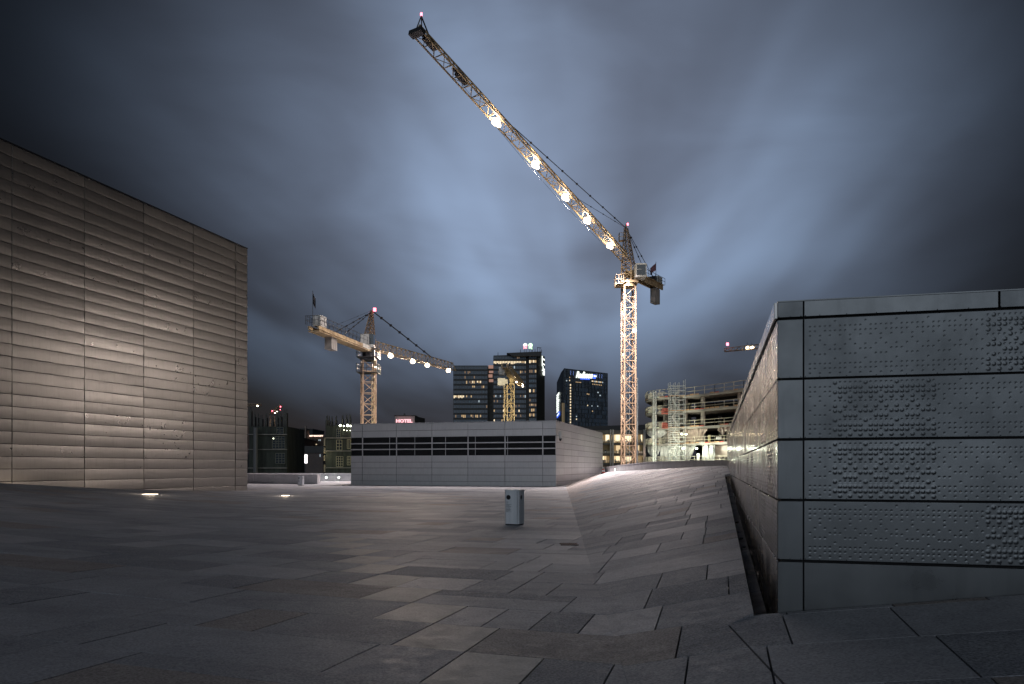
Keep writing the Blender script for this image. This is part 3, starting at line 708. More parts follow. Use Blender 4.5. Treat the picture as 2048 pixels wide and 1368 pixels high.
top1 = PX(1252, 112, EYE+(HY-456)*112/F); mb = MB(); r1 = c1+Vector((0, 0, 2.9))
for sx_, sy_ in ((-1, -1), (1, -1), (1, 1), (-1, 1)):
    mb.bar(r1+LD1*.75*sx_+HD1*.75*sy_, top1+LD1*.18*sx_+HD1*.18*sy_, .07)
for i in range(9):
    t0, t1 = i/9, (i+1)/9; a = r1.lerp(top1, t0); b = r1.lerp(top1, t1); w0 = .75-.57*t0; w1 = .75-.57*t1
    q0 = [a+LD1*w0*s1+HD1*w0*s2 for s1, s2 in ((-1, -1), (1, -1), (1, 1), (-1, 1))]; q1 = [b+LD1*w1*s1+HD1*w1*s2 for s1, s2 in ((-1, -1), (1, -1), (1, 1), (-1, 1))]
    for j in range(4): mb.bar(q0[j], q0[(j+1) % 4], .035); mb.bar(q0[j], q1[(j+1) % 4], .035)
mb.build('tower_head', RUST, k1, origin=r1)
mb = MB(); tp = top1+Vector((-.55, 0, -1.9)); mb.box(tp.x-.45, tp.x+.3, tp.y-.45, tp.y+.45, tp.z, tp.z+.06); rail(mb, tp+Vector((-.45, -.45, 0)), tp+Vector((.3, -.45, 0)), 1.1, 2, .025); rail(mb, tp+Vector((-.45, .45, 0)), tp+Vector((-.45, -.45, 0)), 1.1, 2, .025)
mb.bar(top1, top1+Vector((0, 0, .5)), .12); mb.build('head_platform', YEL, k1, origin=tp)
def jib1(t, dz=0): return Vector((X1-.667*t, 112-t, 31.0+.302*t+dz))
J0, J1 = jib1(.6), jib1(38.6)
mb = MB(); truss_tri(mb, J0, J1, 1.25, 1.25, 30, .062, .032, 1.15, 1.0); mb.build('jib', YEL, k1, origin=J0)
ax1 = (J1-J0).normalized(); sd1 = ax1.cross(Vector((0, 0, 1))).normalized(); up1 = sd1.cross(ax1)
mb = MB(); e1 = J1; mb.hexa([e1+sd1*a+ax1*b+up1*c for a, b, c in ((-.75, -.2, -.2), (.75, -.2, -.2), (.75, .5, -.2), (-.75, .5, -.2), (-.75, -.2, .25), (.75, -.2, .25), (.75, .5, .25), (-.75, .5, .25))])
mb.bar(e1+sd1*.5, e1+up1*2.0, .05); mb.bar(e1-sd1*.5, e1+up1*2.0, .05); mb.bar(e1-ax1*1.4+up1*1.0, e1+up1*2.0, .05); mb.build('jib_end_frame', STEEL, k1, origin=e1)
red_lamp(k1, e1+up1*2.05, .11); red_lamp(k1, top1+Vector((.25, 0, .4)), .13)
for t_ in (37.2, 33.0):
    c = jib1(t_, .35); mb = MB(); mb.hexa([c+sd1*a+ax1*b+up1*z for a, b, z in ((-.3, -.9, -.2), (.25, -.9, -.2), (.25, .8, -.2), (-.3, .8, -.2), (-.3, -.9, .2), (.25, -.9, .2), (.25, .8, .2), (-.3, .8, .2))]); mb.bar(c-ax1, c+ax1*1.5, .09); mb.build('trolley_gear', STEEL, k1, origin=c)
mb = MB(); cc_ = c1+Vector((0, 0, 2.0)); ce = PX(1316, 121.5, cc_.z+.2); ch = Vector((.667, 1, 0)).normalized(); ce = cc_+ch*11.2; cs2 = Vector((ch.y, -ch.x, 0))
for s1 in (-.55, .55): mb.hexa([cc_+cs2*(s1-.09)+Vector((0, 0, -.35)), cc_+cs2*(s1+.09)+Vector((0, 0, -.35)), ce+cs2*(s1+.09)+Vector((0, 0, -.35)), ce+cs2*(s1-.09)+Vector((0, 0, -.35)), cc_+cs2*(s1-.09)+Vector((0, 0, .35)), cc_+cs2*(s1+.09)+Vector((0, 0, .35)), ce+cs2*(s1+.09)+Vector((0, 0, .35)), ce+cs2*(s1-.09)+Vector((0, 0, .35))])
for i in range(12): p = cc_.lerp(ce, i/11); mb.bar(p-cs2*.55, p+cs2*.55, .08)
mb.hexa([cc_+cs2*a+Vector((0, 0, z)) if b == 0 else ce+cs2*a+Vector((0, 0, z)) for a, b, z in ((-.9, 0, .36), (.9, 0, .36), (.9, 1, .36), (-.9, 1, .36), (-.9, 0, .42), (.9, 0, .42), (.9, 1, .42), (-.9, 1, .42))])
mb.build('counter_jib', YEL, k1, origin=cc_)
mb = MB(); rail(mb, cc_+cs2*.95+Vector((0, 0, .4)), ce+cs2*.95+Vector((0, 0, .4)), 1.0, 9, .025); rail(mb, cc_-cs2*.95+Vector((0, 0, .4)), ce-cs2*.95+Vector((0, 0, .4)), 1.0, 9, .025); mb.build('guard_rail', STEEL, k1, origin=cc_)
for i in range(3):
    p = ce-ch*(1.0+.62*i)+Vector((0, 0, -.38)); mb = MB(); mb.hexa([p+cs2*a+ch*b+Vector((0, 0, z)) for a, b, z in ((-.42, -.28, -2.3), (.42, -.28, -2.3), (.42, .28, -2.3), (-.42, .28, -2.3), (-.42, -.28, 0), (.42, -.28, 0), (.42, .28, 0), (-.42, .28, 0))]); mb.build('counterweight', CONC, k1, origin=p)
p = ce-ch*.9+Vector((0, 0, .45)); mb = MB(); mb.hexa([p+cs2*a+ch*b+Vector((0, 0, z)) for a, b, z in ((-.6, -1, 0), (.6, -1, 0), (.6, .7, 0), (-.6, .7, 0), (-.6, -1, 1.1), (.6, -1, 1.1), (.6, .7, 1.1), (-.6, .7, 1.1))]); mb.build('winch_box', WHITE, k1, origin=p)
mb = MB(); p = ce-ch*2.6+Vector((0, 0, .45)); mb.cyl(p-cs2*.5+Vector((0, 0, .5)), p+cs2*.5+Vector((0, 0, .5)), .45, 12); mb.build('winch_drum', STEEL, k1, origin=p)
def pend(parent, a, b, n=5, r=.035, sag=0):
    m_ = MB(); a, b = Vector(a), Vector(b); pts = [a.lerp(b, i/8)+Vector((0, 0, -sag*math.sin(math.pi*i/8))) for i in range(9)]
    for i in range(8): m_.bar(pts[i], pts[i+1], r)
    for i in range(1, n+1): p = a.lerp(b, i/(n+1))+Vector((0, 0, -sag*math.sin(math.pi*i/(n+1)))); dd = (b-a).normalized(); m_.bar(p-dd*.12, p+dd*.12, r*2.6)
    m_.build('tie_rod', STEEL, parent, origin=a)
pend(k1, top1, jib1(25, 1.25), 7); pend(k1, top1, jib1(12.6, 1.25), 3, .02)
for s1 in (-.5, .5): pend(k1, top1, ce-ch*2.4+cs2*s1+Vector((0, 0, .4)), 5, .03)
pend(k1, jib1(34, -.1), jib1(7, -1.1), 0, .012, .7)
def t_at(x): kx = (x-CX)/F; return (X1-kx*112)/(.667-kx)
for i, x in enumerate((994, 1072, 1132, 1175, 1221)):
    c = jib1(t_at(x), .1); 
    q = c-up1*.25
    for o_, sz in ((sd1*.1, .92), (sd1*.15-ax1*.62, .5)): flood(k1, q+o_, 0, s_=sz, target=q+o_+Vector((o_.x, -5, -5)))
    lamp('flood_lamp', 'SPOT', q+Vector((0, 0, -.7)), 62000, (1, .87, .84), k1, .4, q+Vector((0, 1, -12)), 118, .8)
    lamp('spill_light', 'POINT', q+Vector((0, -.9, -.2)), 650, (1, .84, .64), k1, .35)
fl = PX(1269, 111.2, EYE+(HY-661)*111.2/F); flood(k1, fl, 42000, E_FLOODW, .6, (7.5, 78, 0), (1, .84, .79), 46)
fl = PX(1248, 111.2, EYE+(HY-708)*111.2/F); flood(k1, fl, 900, E_FLOODW, .35, fl+Vector((1, -2, -3)), (1, .9, .7))
fp1 = ce-ch*2.0+cs2*.3+Vector((0, 0, 1.5)); mb = MB(); mb.bar(fp1-Vector((0, 0, 1.1)), fp1+Vector((0, 0, 2.2)), .03)
fob = mb.build('flag_pole', STEEL, k1, origin=fp1)
def flag(parent, p, L, h, m, name='flag'):
    m_ = MB(); n = 8
    for i in range(n+1):
        x = L*i/n; y = .12*math.sin(i*1.3)
        m_.v += [(p[0]+x, p[1]+y, p[2]-.08*i), (p[0]+x, p[1]+y, p[2]+h-.10*i)]
    for i in range(n): m_.face((2*i, 2*i+2, 2*i+3, 2*i+1))
    o = m_.build(name, m, parent, origin=p); md = o.modifiers.new('s', 'SOLIDIFY'); md.thickness = .015
flag(fob, fp1+Vector((0, 0, .9)), -.9, 1.1, mat('dull_flag', (.25, .12, .14), .8))

# --- crane 2: left
Y2 = 106; B2 = PX(737, Y2, -9); X2 = B2.x; k2 = thing('tower_crane', 'tower crane left of centre with white cab and level jib of four lamps', 'crane', B2, 'tower cranes')
z2 = EYE+(HY-722)*Y2/F
mb = MB(); truss_box(mb, (X2, Y2, -9), (X2, Y2, z2), 1.72, 17, .09, (1, .35, 0), .04); mb.build('mast', RUST, k2, origin=B2)
mb = MB()
for i in range(17):
    z = -9+1.5*i; mb.bar((X2+.5, Y2-.2, z), (X2+.5, Y2-.2, z+1.5), .045)
    mb.bar((X2+.9, Y2-.2, z), (X2+.9, Y2-.2, z+1.5), .03); mb.bar((X2+.5, Y2-.2, z), (X2+.9, Y2-.2, z+.75), .045); mb.bar((X2+.9, Y2-.2, z+.75), (X2+.5, Y2-.2, z+1.5), .045)
mb.build('ladder', YEL2, k2, origin=B2)
c2 = Vector((X2, Y2, z2)); mb = MB(); mb.box(X2-.95, X2+.95, Y2-.95, Y2+.95, z2, z2+.4); mb.cyl(c2+Vector((0, 0, .4)), c2+Vector((0, 0, 1.5)), .85, 14)
for zz in (-1.6, .45):
    for a, b in (((-1.4, -1.4), (1.4, -1.4)), ((1.4, -1.4), (1.4, 1.4)), ((-1.4, 1.4), (-1.4, -1.4))): rail(mb, c2+Vector((*a, zz)), c2+Vector((*b, zz)), 1.1, 4, .025)
    mb.box(X2-1.4, X2+1.4, Y2-1.4, Y2+1.4, z2+zz-.08, z2+zz)
mb.build('slewing_platform', STEEL, k2, origin=c2)
cb2 = c2+Vector((-.1, -.9, 1.7)); mb = MB(); mb.box(cb2.x-.75, cb2.x+.45, cb2.y-.6, cb2.y+.8, cb2.z, cb2.z+1.75); cabo = mb.build('cab', WHITE, k2, origin=cb2)
mb = MB(); mb.box(cb2.x+.47, cb2.x+1.05, cb2.y-.6, cb2.y+.8, cb2.z+.35, cb2.z+1.75); mb.build('cab_window', CABG, cabo, origin=cb2)
mb = MB(); mb.box(cb2.x+.46, cb2.x+1.07, cb2.y-.62, cb2.y+.8, cb2.z+.0, cb2.z+.33); mb.build('cab_front', WHITE, cabo, origin=cb2)
D2 = Vector((.38, 1, 0)).normalized(); zj = EYE+(HY-697)*Y2/F
j2a = Vector((X2, Y2, zj))+D2*.6; j2b = PZ(906, 741, zj); D2b = (j2b-j2a).normalized()
j2b = j2a+D2b*(j2b-j2a).length
mb = MB(); truss_tri(mb, j2a, j2b, 1.1, 1.25, 20, .05, .028); mb.build('jib', YEL, k2, origin=j2a)
c2e = PZ(627, 655, zj-.1); cA = Vector((X2, Y2, zj-.1)); dcb = (c2e-cA).normalized(); sc2 = Vector((dcb.y, -dcb.x, 0))
mb = MB()
for s1 in (-.6, .6): mb.hexa([(cA if e_ == 0 else c2e)+sc2*(s1+o)+Vector((0, 0, z)) for o, e_, z in ((-.1, 0, -.3), (.1, 0, -.3), (.1, 1, -.2), (-.1, 1, -.2), (-.1, 0, .2), (.1, 0, .2), (.1, 1, .2), (-.1, 1, .2))])
mb.hexa([(cA if e_ == 0 else c2e)+sc2*o+Vector((0, 0, z)) for o, e_, z in ((-.7, 0, -.45), (.7, 0, -.45), (.7, 1, -.45), (-.7, 1, -.45), (-.7, 0, -.36), (.7, 0, -.36), (.7, 1, -.36), (-.7, 1, -.36))])
mb.build('counter_jib', YEL, k2, origin=cA)
mb = MB()
for s1 in (-.8, .8): rail(mb, cA+sc2*s1+Vector((0, 0, .3)), c2e+sc2*s1+Vector((0, 0, .3)), 1.0, 14, .022)
rail(mb, c2e-sc2*.8+Vector((0, 0, .3))+dcb*.4, c2e+sc2*.8+Vector((0, 0, .3))+dcb*.4, 1.0, 3, .025); mb.build('guard_rail', STEEL, k2, origin=cA)
def obox(name, m, parent, p, sd, ad_, w_, l, h):
    mb = MB(); mb.hexa([p+sd*a*w_/2+ad_*b*l/2+Vector((0, 0, z*h)) for a, b, z in ((-1, -1, 0), (1, -1, 0), (1, 1, 0), (-1, 1, 0), (-1, -1, 1), (1, -1, 1), (1, 1, 1), (-1, 1, 1))]); return mb.build(name, m, parent, origin=p)
obox('winch_box', WHITE, k2, c2e-dcb*1.6+Vector((0, 0, .35)), sc2, dcb, 1.0, 1.6, 1.25)
for i in range(3): obox('counterweight', CONC, k2, c2e-dcb*(4.2+.55*i)+Vector((0, 0, -1.9)), sc2, dcb, .9, .5, 1.5)
obox('name_board', WHITE, k2, cA+dcb*2.4+sc2*-.72+Vector((0, 0, -.25)), sc2, dcb, .03, 2.6, .5)
top2 = PX(743.5, Y2, EYE+(HY-621)*Y2/F); r2_ = Vector((X2, Y2, zj+.2)); mb = MB()
for s1, s2 in ((-1, -1), (1, -1), (1, 1), (-1, 1)): mb.bar(r2_+D2*.72*s1+Vector((D2.y, -D2.x, 0))*.72*s2, top2+Vector((.12*s1, .12*s2, 0)), .06)
sdd = Vector((D2.y, -D2.x, 0))
for i in range(8):
    t0, t1 = i/8, (i+1)/8; a = r2_.lerp(top2, t0); b = r2_.lerp(top2, t1); w0 = .72-.6*t0; w1 = .72-.6*t1
    q0 = [a+D2*w0*s1+sdd*w0*s2 for s1, s2 in ((-1, -1), (1, -1), (1, 1), (-1, 1))]; q1 = [b+D2*w1*s1+sdd*w1*s2 for s1, s2 in ((-1, -1), (1, -1), (1, 1), (-1, 1))]
    for j in range(4): mb.bar(q0[j], q0[(j+1) % 4], .03); mb.bar(q0[j], q1[(j+1) % 4], .03); mb.bar(q0[(j+1) % 4], q1[j], .03)
mb.build('tower_head', RUST, k2, origin=r2_)
pend(k2, top2, j2a.lerp(j2b, .70)+Vector((0, 0, 1.2)), 6, .055)
pend(k2, top2+Vector((0, 0, -.2)), cA.lerp(c2e, .62)+sc2*.5+Vector((0, 0, .4)), 5, .03); pend(k2, top2+Vector((0, 0, -.2)), cA.lerp(c2e, .56)-sc2*.5+Vector((0, 0, .4)), 5, .03); pend(k2, top2, cA.lerp(c2e, .80)+Vector((0, 0, .4)), 2, .012)
red_lamp(k2, top2+Vector((.4, 0, -.1)), .2)
for x in (782, 826, 855, 897):
    s_ = (x-752)/(906-752); lo_, hi_ = 0, 1
    for _ in range(30):
        md = (lo_+hi_)/2; p = j2a.lerp(j2b, md)
        if CX+F*p.x/p.y < x: lo_ = md
        else: hi_ = md
    p = j2a.lerp(j2b, lo_)+Vector((0, -.3, -.25))
    flood(k2, p, 5200, s_=.75, target=p+Vector((.3, -4, -4)), spot=165, col=(1, .78, .62))
fp2 = c2e+dcb*.2+Vector((0, 0, .3)); mb = MB(); mb.bar(fp2, fp2+Vector((0, 0, 3.9)), .025); fob = mb.build('flag_pole', STEEL, k2, origin=fp2)
flag(fob, fp2+Vector((0, 0, 2.4)), .35, 1.3, mat('dark_flag', (.06, .06, .07), .8))
fl = PX(751.5, Y2-1.4, z2-1.0); flood(k2, fl, 500, E_FLOODW, .25, fl+Vector((-1, -1, -3)))

# --- crane 3: in front of the office towers
Y3 = 150; B3 = PX(1020, Y3, -9); k3 = thing('tower_crane', 'small golden tower crane seen end on before the tall office towers', 'crane', B3, 'tower cranes')
X3 = B3.x; z3 = EYE+(HY-770)*Y3/F; mb = MB(); truss_box(mb, (X3-.15, Y3, -9), (X3-.15, Y3, z3), 1.45, 15, .085, (1, .45, 0), .045); mb.build('mast', YEL2, k3, origin=B3)
c3 = Vector((X3, Y3, z3)); mb = MB(); mb.box(X3-.2, X3+.85, Y3-.9, Y3+.9, z3, z3+.25); mb.cyl(c3+Vector((.3, 0, .25)), c3+Vector((.3, 0, 1.55)), .40, 14, r2=.55); mb.build('slewing_platform', YEL2, k3, origin=c3)
zb = EYE+(HY-754)*Y3/F; d3 = Vector((.07, 1, 0)).normalized(); s3 = Vector((d3.y, -d3.x, 0))
a3 = Vector((X3+.3, Y3, zb)); e3 = PZ(1009, 731, zb)
mb = MB(); dd = (e3-a3).normalized(); sd = Vector((dd.y, -dd.x, 0))
for s1 in (-.45, .45): mb.hexa([(a3 if e_ == 0 else e3)+sd*(s1+o)+Vector((0, 0, z)) for o, e_, z in ((-.12, 0, -.3), (.12, 0, -.3), (.12, 1, -.3), (-.12, 1, -.3), (-.12, 0, .3), (.12, 0, .3), (.12, 1, .3), (-.12, 1, .3))])
mb.hexa([(a3 if e_ == 0 else e3)+sd*o+Vector((0, 0, z)) for o, e_, z in ((-.5, 0, -.36), (.5, 0, -.36), (.5, 1, -.36), (-.5, 1, -.36), (-.5, 0, -.31), (.5, 0, -.31), (.5, 1, -.31), (-.5, 1, -.31))]); mb.build('counter_jib', YEL, k3, origin=a3)
obox('counterweight', WHITE, k3, P(1003.5, 750, 136), Vector((1, 0, 0)), Vector((0, 1, 0)), 1.0, 1.2, 1.35)
obox('cab', WHITE, k3, P(1003, 771, 148), Vector((1, 0, 0)), Vector((0, 1, 0)), 1.45, 1.3, 1.35); obox('winch_box', WHITE, k3, P(1011.5, 768, 148.6), Vector((1, 0, 0)), Vector((0, 1, 0)), .8, 1.0, .85)
j3a = P(1021, 752, 150.5); j3b = P(1045, 773, 168)
mb = MB(); truss_tri(mb, j3a, j3b, 1.3, 1.9, 9, .07, .045, 1.1, 1.3); mb.build('jib', YEL, k3, origin=j3a)
flood(k3, P(1033, 764, 154), 900, s_=.4, target=P(1033, 764, 154)+Vector((0, -3, -3)), spot=170)
flood(k3, P(1045.5, 773, 166), 1300, s_=.3, target=P(1045.5, 773, 166)+Vector((-.5, -2, -1)), spot=170)
pw = P(1060, 800, 140)
lamp('flood_lamp', 'SPOT', P(1032, 830, 128), 20000, (1, .82, .5), k3, .4, (X3, Y3, z3-4), 40, .6)

# --- crane 4: far right, mostly behind the aluminium box
Y4 = 190; k4b = PX(1640, Y4, -9); k4 = thing('tower_crane', 'distant crane whose jib tip shows above the corner of the aluminium box', 'crane', k4b, 'tower cranes')
zj4 = EYE+(HY-696)*Y4/F; a4 = PX(1640, Y4-8, zj4); b4 = PX(1449, Y4, zj4-.9)
mb = MB(); truss_box(mb, k4b, (k4b.x, Y4, zj4), 1.8, 24, .1, (1, 0, 0), .05); mb.build('mast', RUST, k4, origin=k4b)
mb = MB(); truss_tri(mb, a4, b4, 1.4, 1.4, 16, .07, .04, 1.0, .8); mb.build('jib', RUST, k4, origin=a4)
cj = a4+Vector((60, -75, 0)); mb = MB(); truss_tri(mb, a4, a4+(a4-b4).normalized()*13, 1.4, 1.0, 8, .08, .05); mb.build('counter_jib', RUST, k4, origin=a4)
mb = MB(); t4 = Vector((k4b.x, Y4, zj4+6)); 
for s1 in (-.8, .8):
    for s2 in (-.8, .8): mb.bar((k4b.x+s1, Y4+s2, zj4), t4, .08)
mb.build('tower_head', RUST, k4, origin=t4)
obox('counterweight', CONC, k4, a4+(a4-b4).normalized()*11+Vector((0, 0, -2)), Vector((0, 1, 0)), Vector((1, 0, 0)), 1.2, 2, 2)
for s1 in (-.6, .5): p = P(1500, 695, Y4-1.5)+Vector((s1, 0, 0)); flood(k4, p, 2200, s_=.9, target=p+Vector((0, -3, -4)), spot=170)
red_lamp(k4, P(1455, 691, Y4-1), .3)

# --- crane 5: the one that lights the terrace from the right, hidden behind the aluminium box
k5b = Vector((104, 112, -9)); k5 = thing('tower_crane', 'flood lit crane standing hidden behind the aluminium box on the right', 'crane', k5b, 'tower cranes')
mb = MB(); truss_box(mb, k5b, (104, 112, 34), 1.8, 26, .1, (1, 0, 0), .05); mb.build('mast', RUST, k5, origin=k5b)
mb = MB(); truss_tri(mb, (112, 122, 34), (78, 82, 34), 1.4, 1.4, 26, .07, .04); mb.build('jib', YEL, k5, origin=(104, 112, 34))
K5P = 14500
for q in ((103, 111, 19), (103.2, 111.2, 22.5), (102.8, 110.8, 16)):
    flood(k5, q, K5P, s_=.8, target=(-10, 45, 2), col=(1, .85, .75), spot=100)

# --- little far cranes at the left
for (x, y, lb, kind_) in ((515, 811, 'faint distant crane jib with one orange lamp beside the tall left block', 0), (546, 830, 'small distant crane with red and yellow lamps above the left concrete shell', 1)):
    Yd = 330; b = PX(470 if kind_ == 0 else 545, Yd, -9); kk = thing('tower_crane', lb, 'crane', b, 'tower cranes'); zt = EYE+(HY-(812 if kind_ == 0 else 832))*Yd/F
    mb = MB(); truss_box(mb, b, (b.x, Yd, zt), 2.2 if kind_ == 0 else 1.9, 14, .14, (1, .3, 0), .07); mb.build('mast', RUST, kk, origin=b)
    if kind_ == 0:
        mb = MB(); truss_tri(mb, (b.x, Yd, zt), P(522, 812, Yd), 1.2, 1.0, 10, .08, .05); mb.build('jib', RUST, kk, origin=b); flood(kk, P(515, 811.5, Yd-3), 900, s_=.9)
    else:
        mb = MB(); truss_tri(mb, P(541, 829, Yd), P(562, 813, Yd-12), 1.2, 1.0, 7, .08, .05); mb.build('jib', RUST, kk, origin=b)
        flood(kk, P(550, 826, Yd-3), 700, s_=.6); flood(kk, P(554, 823, Yd-4), 300, s_=.4); red_lamp(kk, P(545, 824, Yd-3), .3); red_lamp(kk, P(561, 814.5, Yd-12), .22); red_lamp(kk, P(560.5, 820, Yd-12), .15)

# ------------------------------------------------------------------ office towers
def tower_block(parent, x0, x1, yt0, yt1, Y, dep, yb=845, nf=12, dy=9.7, mull=3.0, lit=None, first=0):
    """a slab with a window band on each floor; image columns x0..x1, roofline yt0..yt1 at distance Y"""
    pa_, pb_ = P(x0, yt0, Y), P(x1, yt1, Y); zt = min(pa_.z, pb_.z); zb_ = -9
    m_ = MB(); m_.hexa([(pa_.x, Y, zb_), (pb_.x, Y, zb_), (pb_.x, Y+dep, zb_), (pa_.x, Y+dep, zb_), (pa_.x, Y, pa_.z), (pb_.x, Y, pb_.z), (pb_.x, Y+dep, pb_.z), (pa_.x, Y+dep, pa_.z)])
    m_.build('wall', FACADE_D, parent, origin=(pa_.x, Y, 0))
    fh = dy*Y/F; mw = mull*Y/F; nW = int((pb_.x-pa_.x)/mw); mw = (pb_.x-pa_.x)/nW
    fins = MB()
    for i in range(nW+1): x = pa_.x+mw*i; fins.box(x-.12, x+.12, Y-.6, Y-.02, zb_+6, zt-.6)
    fins.build('facade_fin', mat('fin', (.03, .03, .035), .5), parent, kind='stuff')
    for f in range(nf):
        z1 = zt-fh*(f+first)-fh*.18; z0 = z1-fh*.6
        m_ = MB()
        for i in range(nW): x = pa_.x+mw*i; m_.poly([(x+.14, Y-.1, z0), (x+mw-.14, Y-.1, z0), (x+mw-.14, Y-.1, z1), (x+.14, Y-.1, z1)])
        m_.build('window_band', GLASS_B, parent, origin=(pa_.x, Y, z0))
        for (fa, fb, dens, mt) in (lit or {}).get(f, ()):
            for i in range(nW):
                u = (i+.5)/nW
                if fa <= u <= fb and random.random() < dens:
                    x = pa_.x+mw*i; h_ = random.uniform(.55, 1)*(z1-z0); m_ = MB(); m_.box(x+.16, x+mw-.16, Y-.25, Y-.12, z1-h_, z1)
                    m_.build('lit_window', random.choice(mt), parent, origin=(x, Y, z0))
YT = 500
ofc = thing('office_tower', 'tall dark office tower with lit floors, two round roof signs and a vertical sign', 'office tower', PX(1038, YT, -9))
random.seed(11)
A_ = [E_DIM, E_WARM]; B_ = [E_WARM, E_WARM2]; C_ = [E_DIM, E_COOL, E_TEAL]
litR = {0: [(.45, 1, .45, A_)], 1: [(.0, .85, .93, [E_WARM2]), (.85, 1, .8, B_)], 2: [(0, 1, .12, C_)], 3: [(.8, 1, .6, A_), (.0, .3, .2, C_)], 5: [(.5, .7, .5, [E_TEAL])], 8: [(0, .25, .5, C_), (.6, 1, .45, C_)], 9: [(0, .3, .3, A_), (.6, 1, .2, C_)], 10: [(0, 1, .2, A_)], 11: [(0, 1, .25, B_)], 12: [(0, 1, .3, A_)], 13: [(0, .3, .5, B_)]}
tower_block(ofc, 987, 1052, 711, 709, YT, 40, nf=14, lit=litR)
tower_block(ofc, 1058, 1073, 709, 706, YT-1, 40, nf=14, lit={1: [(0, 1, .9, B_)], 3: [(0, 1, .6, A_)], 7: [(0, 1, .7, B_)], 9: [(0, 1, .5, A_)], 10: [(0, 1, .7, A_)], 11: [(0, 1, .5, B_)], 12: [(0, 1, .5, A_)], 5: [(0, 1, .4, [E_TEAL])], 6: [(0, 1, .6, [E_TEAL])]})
ofl = thing('office_tower', 'lower dark office tower with scattered lit windows, left of the signed tower', 'office tower', PX(945, YT+10, -9))
litL = {1: [(.3, .7, .15, A_)], 2: [(.3, .9, .2, A_)], 3: [(.3, .9, .42, A_), (.55, .8, .8, B_)], 4: [(.5, .9, .3, A_)], 6: [(.0, .3, .9, B_), (.35, .55, .8, A_)], 8: [(.9, 1, .7, C_)], 9: [(0, .9, .25, B_)], 10: [(0, .9, .25, A_)], 11: [(.4, .6, .4, B_)], 5: [(.8, 1, .2, C_)], 7: [(0, 1, .08, C_)]}
tower_block(ofl, 907, 975, 731, 731, YT+10, 40, nf=12, lit=litL)
m_ = MB(); m_.box(*[PX(973, 1, 0).x*(YT+14), PX(986.5, 1, 0).x*(YT+14)], YT+14, YT+40, -9, P(980, 733, YT+14).z); m_.build('stair_shaft', CONC_D, ofl, origin=PX(980, YT+14, -9))
for i, y in enumerate((737, 746, 755, 764)):
    m_ = MB(); q = P(977+(i % 2), y, YT+13.5); m_.box(q.x, q.x+2.4+random.random()*2, q.y, q.y+.3, q.z, q.z+random.uniform(1.2, 2.2)); m_.build('lit_window', em('stair_glow%d' % i, (1, .55, .42), .35), ofl, origin=q)
q0, q1 = P(1073.5, 706, YT-3), P(1089.5, 706, YT+6)   # plain dark end wall with the sign
m_ = MB(); zt = q0.z; m_.hexa([(q0.x, q0.y, -9), (q1.x, q1.y, -9), (q1.x, q1.y+30, -9), (q0.x, q0.y+30, -9), (q0.x, q0.y, zt), (q1.x, q1.y, zt-1), (q1.x, q1.y+30, zt-1), (q0.x, q0.y+30, zt)]); m_.build('end_wall', mat('end_wall', (.03, .033, .03), .6), ofc, origin=q0)
m_ = MB(); r0, r1b = P(1026, 707, YT-6), P(1083, 705, YT-6); m_.hexa([(r0.x, r0.y, r0.z-1.6), (r1b.x, r1b.y, r0.z-1.6), (r1b.x, r1b.y+35, r0.z-1.6), (r0.x, r0.y+35, r0.z-1.6), (r0.x-4, r0.y, r0.z+.4), (r1b.x, r1b.y, r1b.z+.7), (r1b.x, r1b.y+35, r1b.z+.7), (r0.x-4, r0.y+35, r0.z+.4)]); m_.build('roof_slab', FACADE_D, ofc, origin=r0)
m_ = MB()
for x, y0_, y1_ in ((1075, 694, 705), (1080, 696, 706), (1083, 699, 706), (1070, 698, 705), (1065, 690, 705), (1041, 699, 706), (996, 705, 711)): m_.bar(P(x, y1_, YT-3), P(x, y0_, YT-3), .16)
m_.bar(P(1075, 695, YT-3), P(1083, 696, YT-3), .16); m_.build('roof_antenna', STEEL, ofc, origin=P(1065, 705, YT-3))
sd_ = (q1-q0).normalized(); ns = Vector((sd_.y, -sd_.x, 0))
m_ = MB(); m_.box(PX(1051, YT+2, 0).x, PX(1059, YT+2, 0).x, YT+2, YT+38, -9, P(0, 708, YT).z); m_.build('service_shaft', FACADE_D, ofc, origin=PX(1055, YT, 0))
bs = q0+sd_*((q1-q0).length*.88)+ns*.5
a_ = Vector((bs.x, bs.y, P(0, 749.5, YT).z)); b_ = Vector((bs.x, bs.y, P(0, 709.5, YT).z))
place_text('sign_lettering', 'airTT', a_, b_, -sd_, E_SIGN, ofc, 0.25, .3, 3.6, .035, label='white vertical lit lettering on the dark end wall')
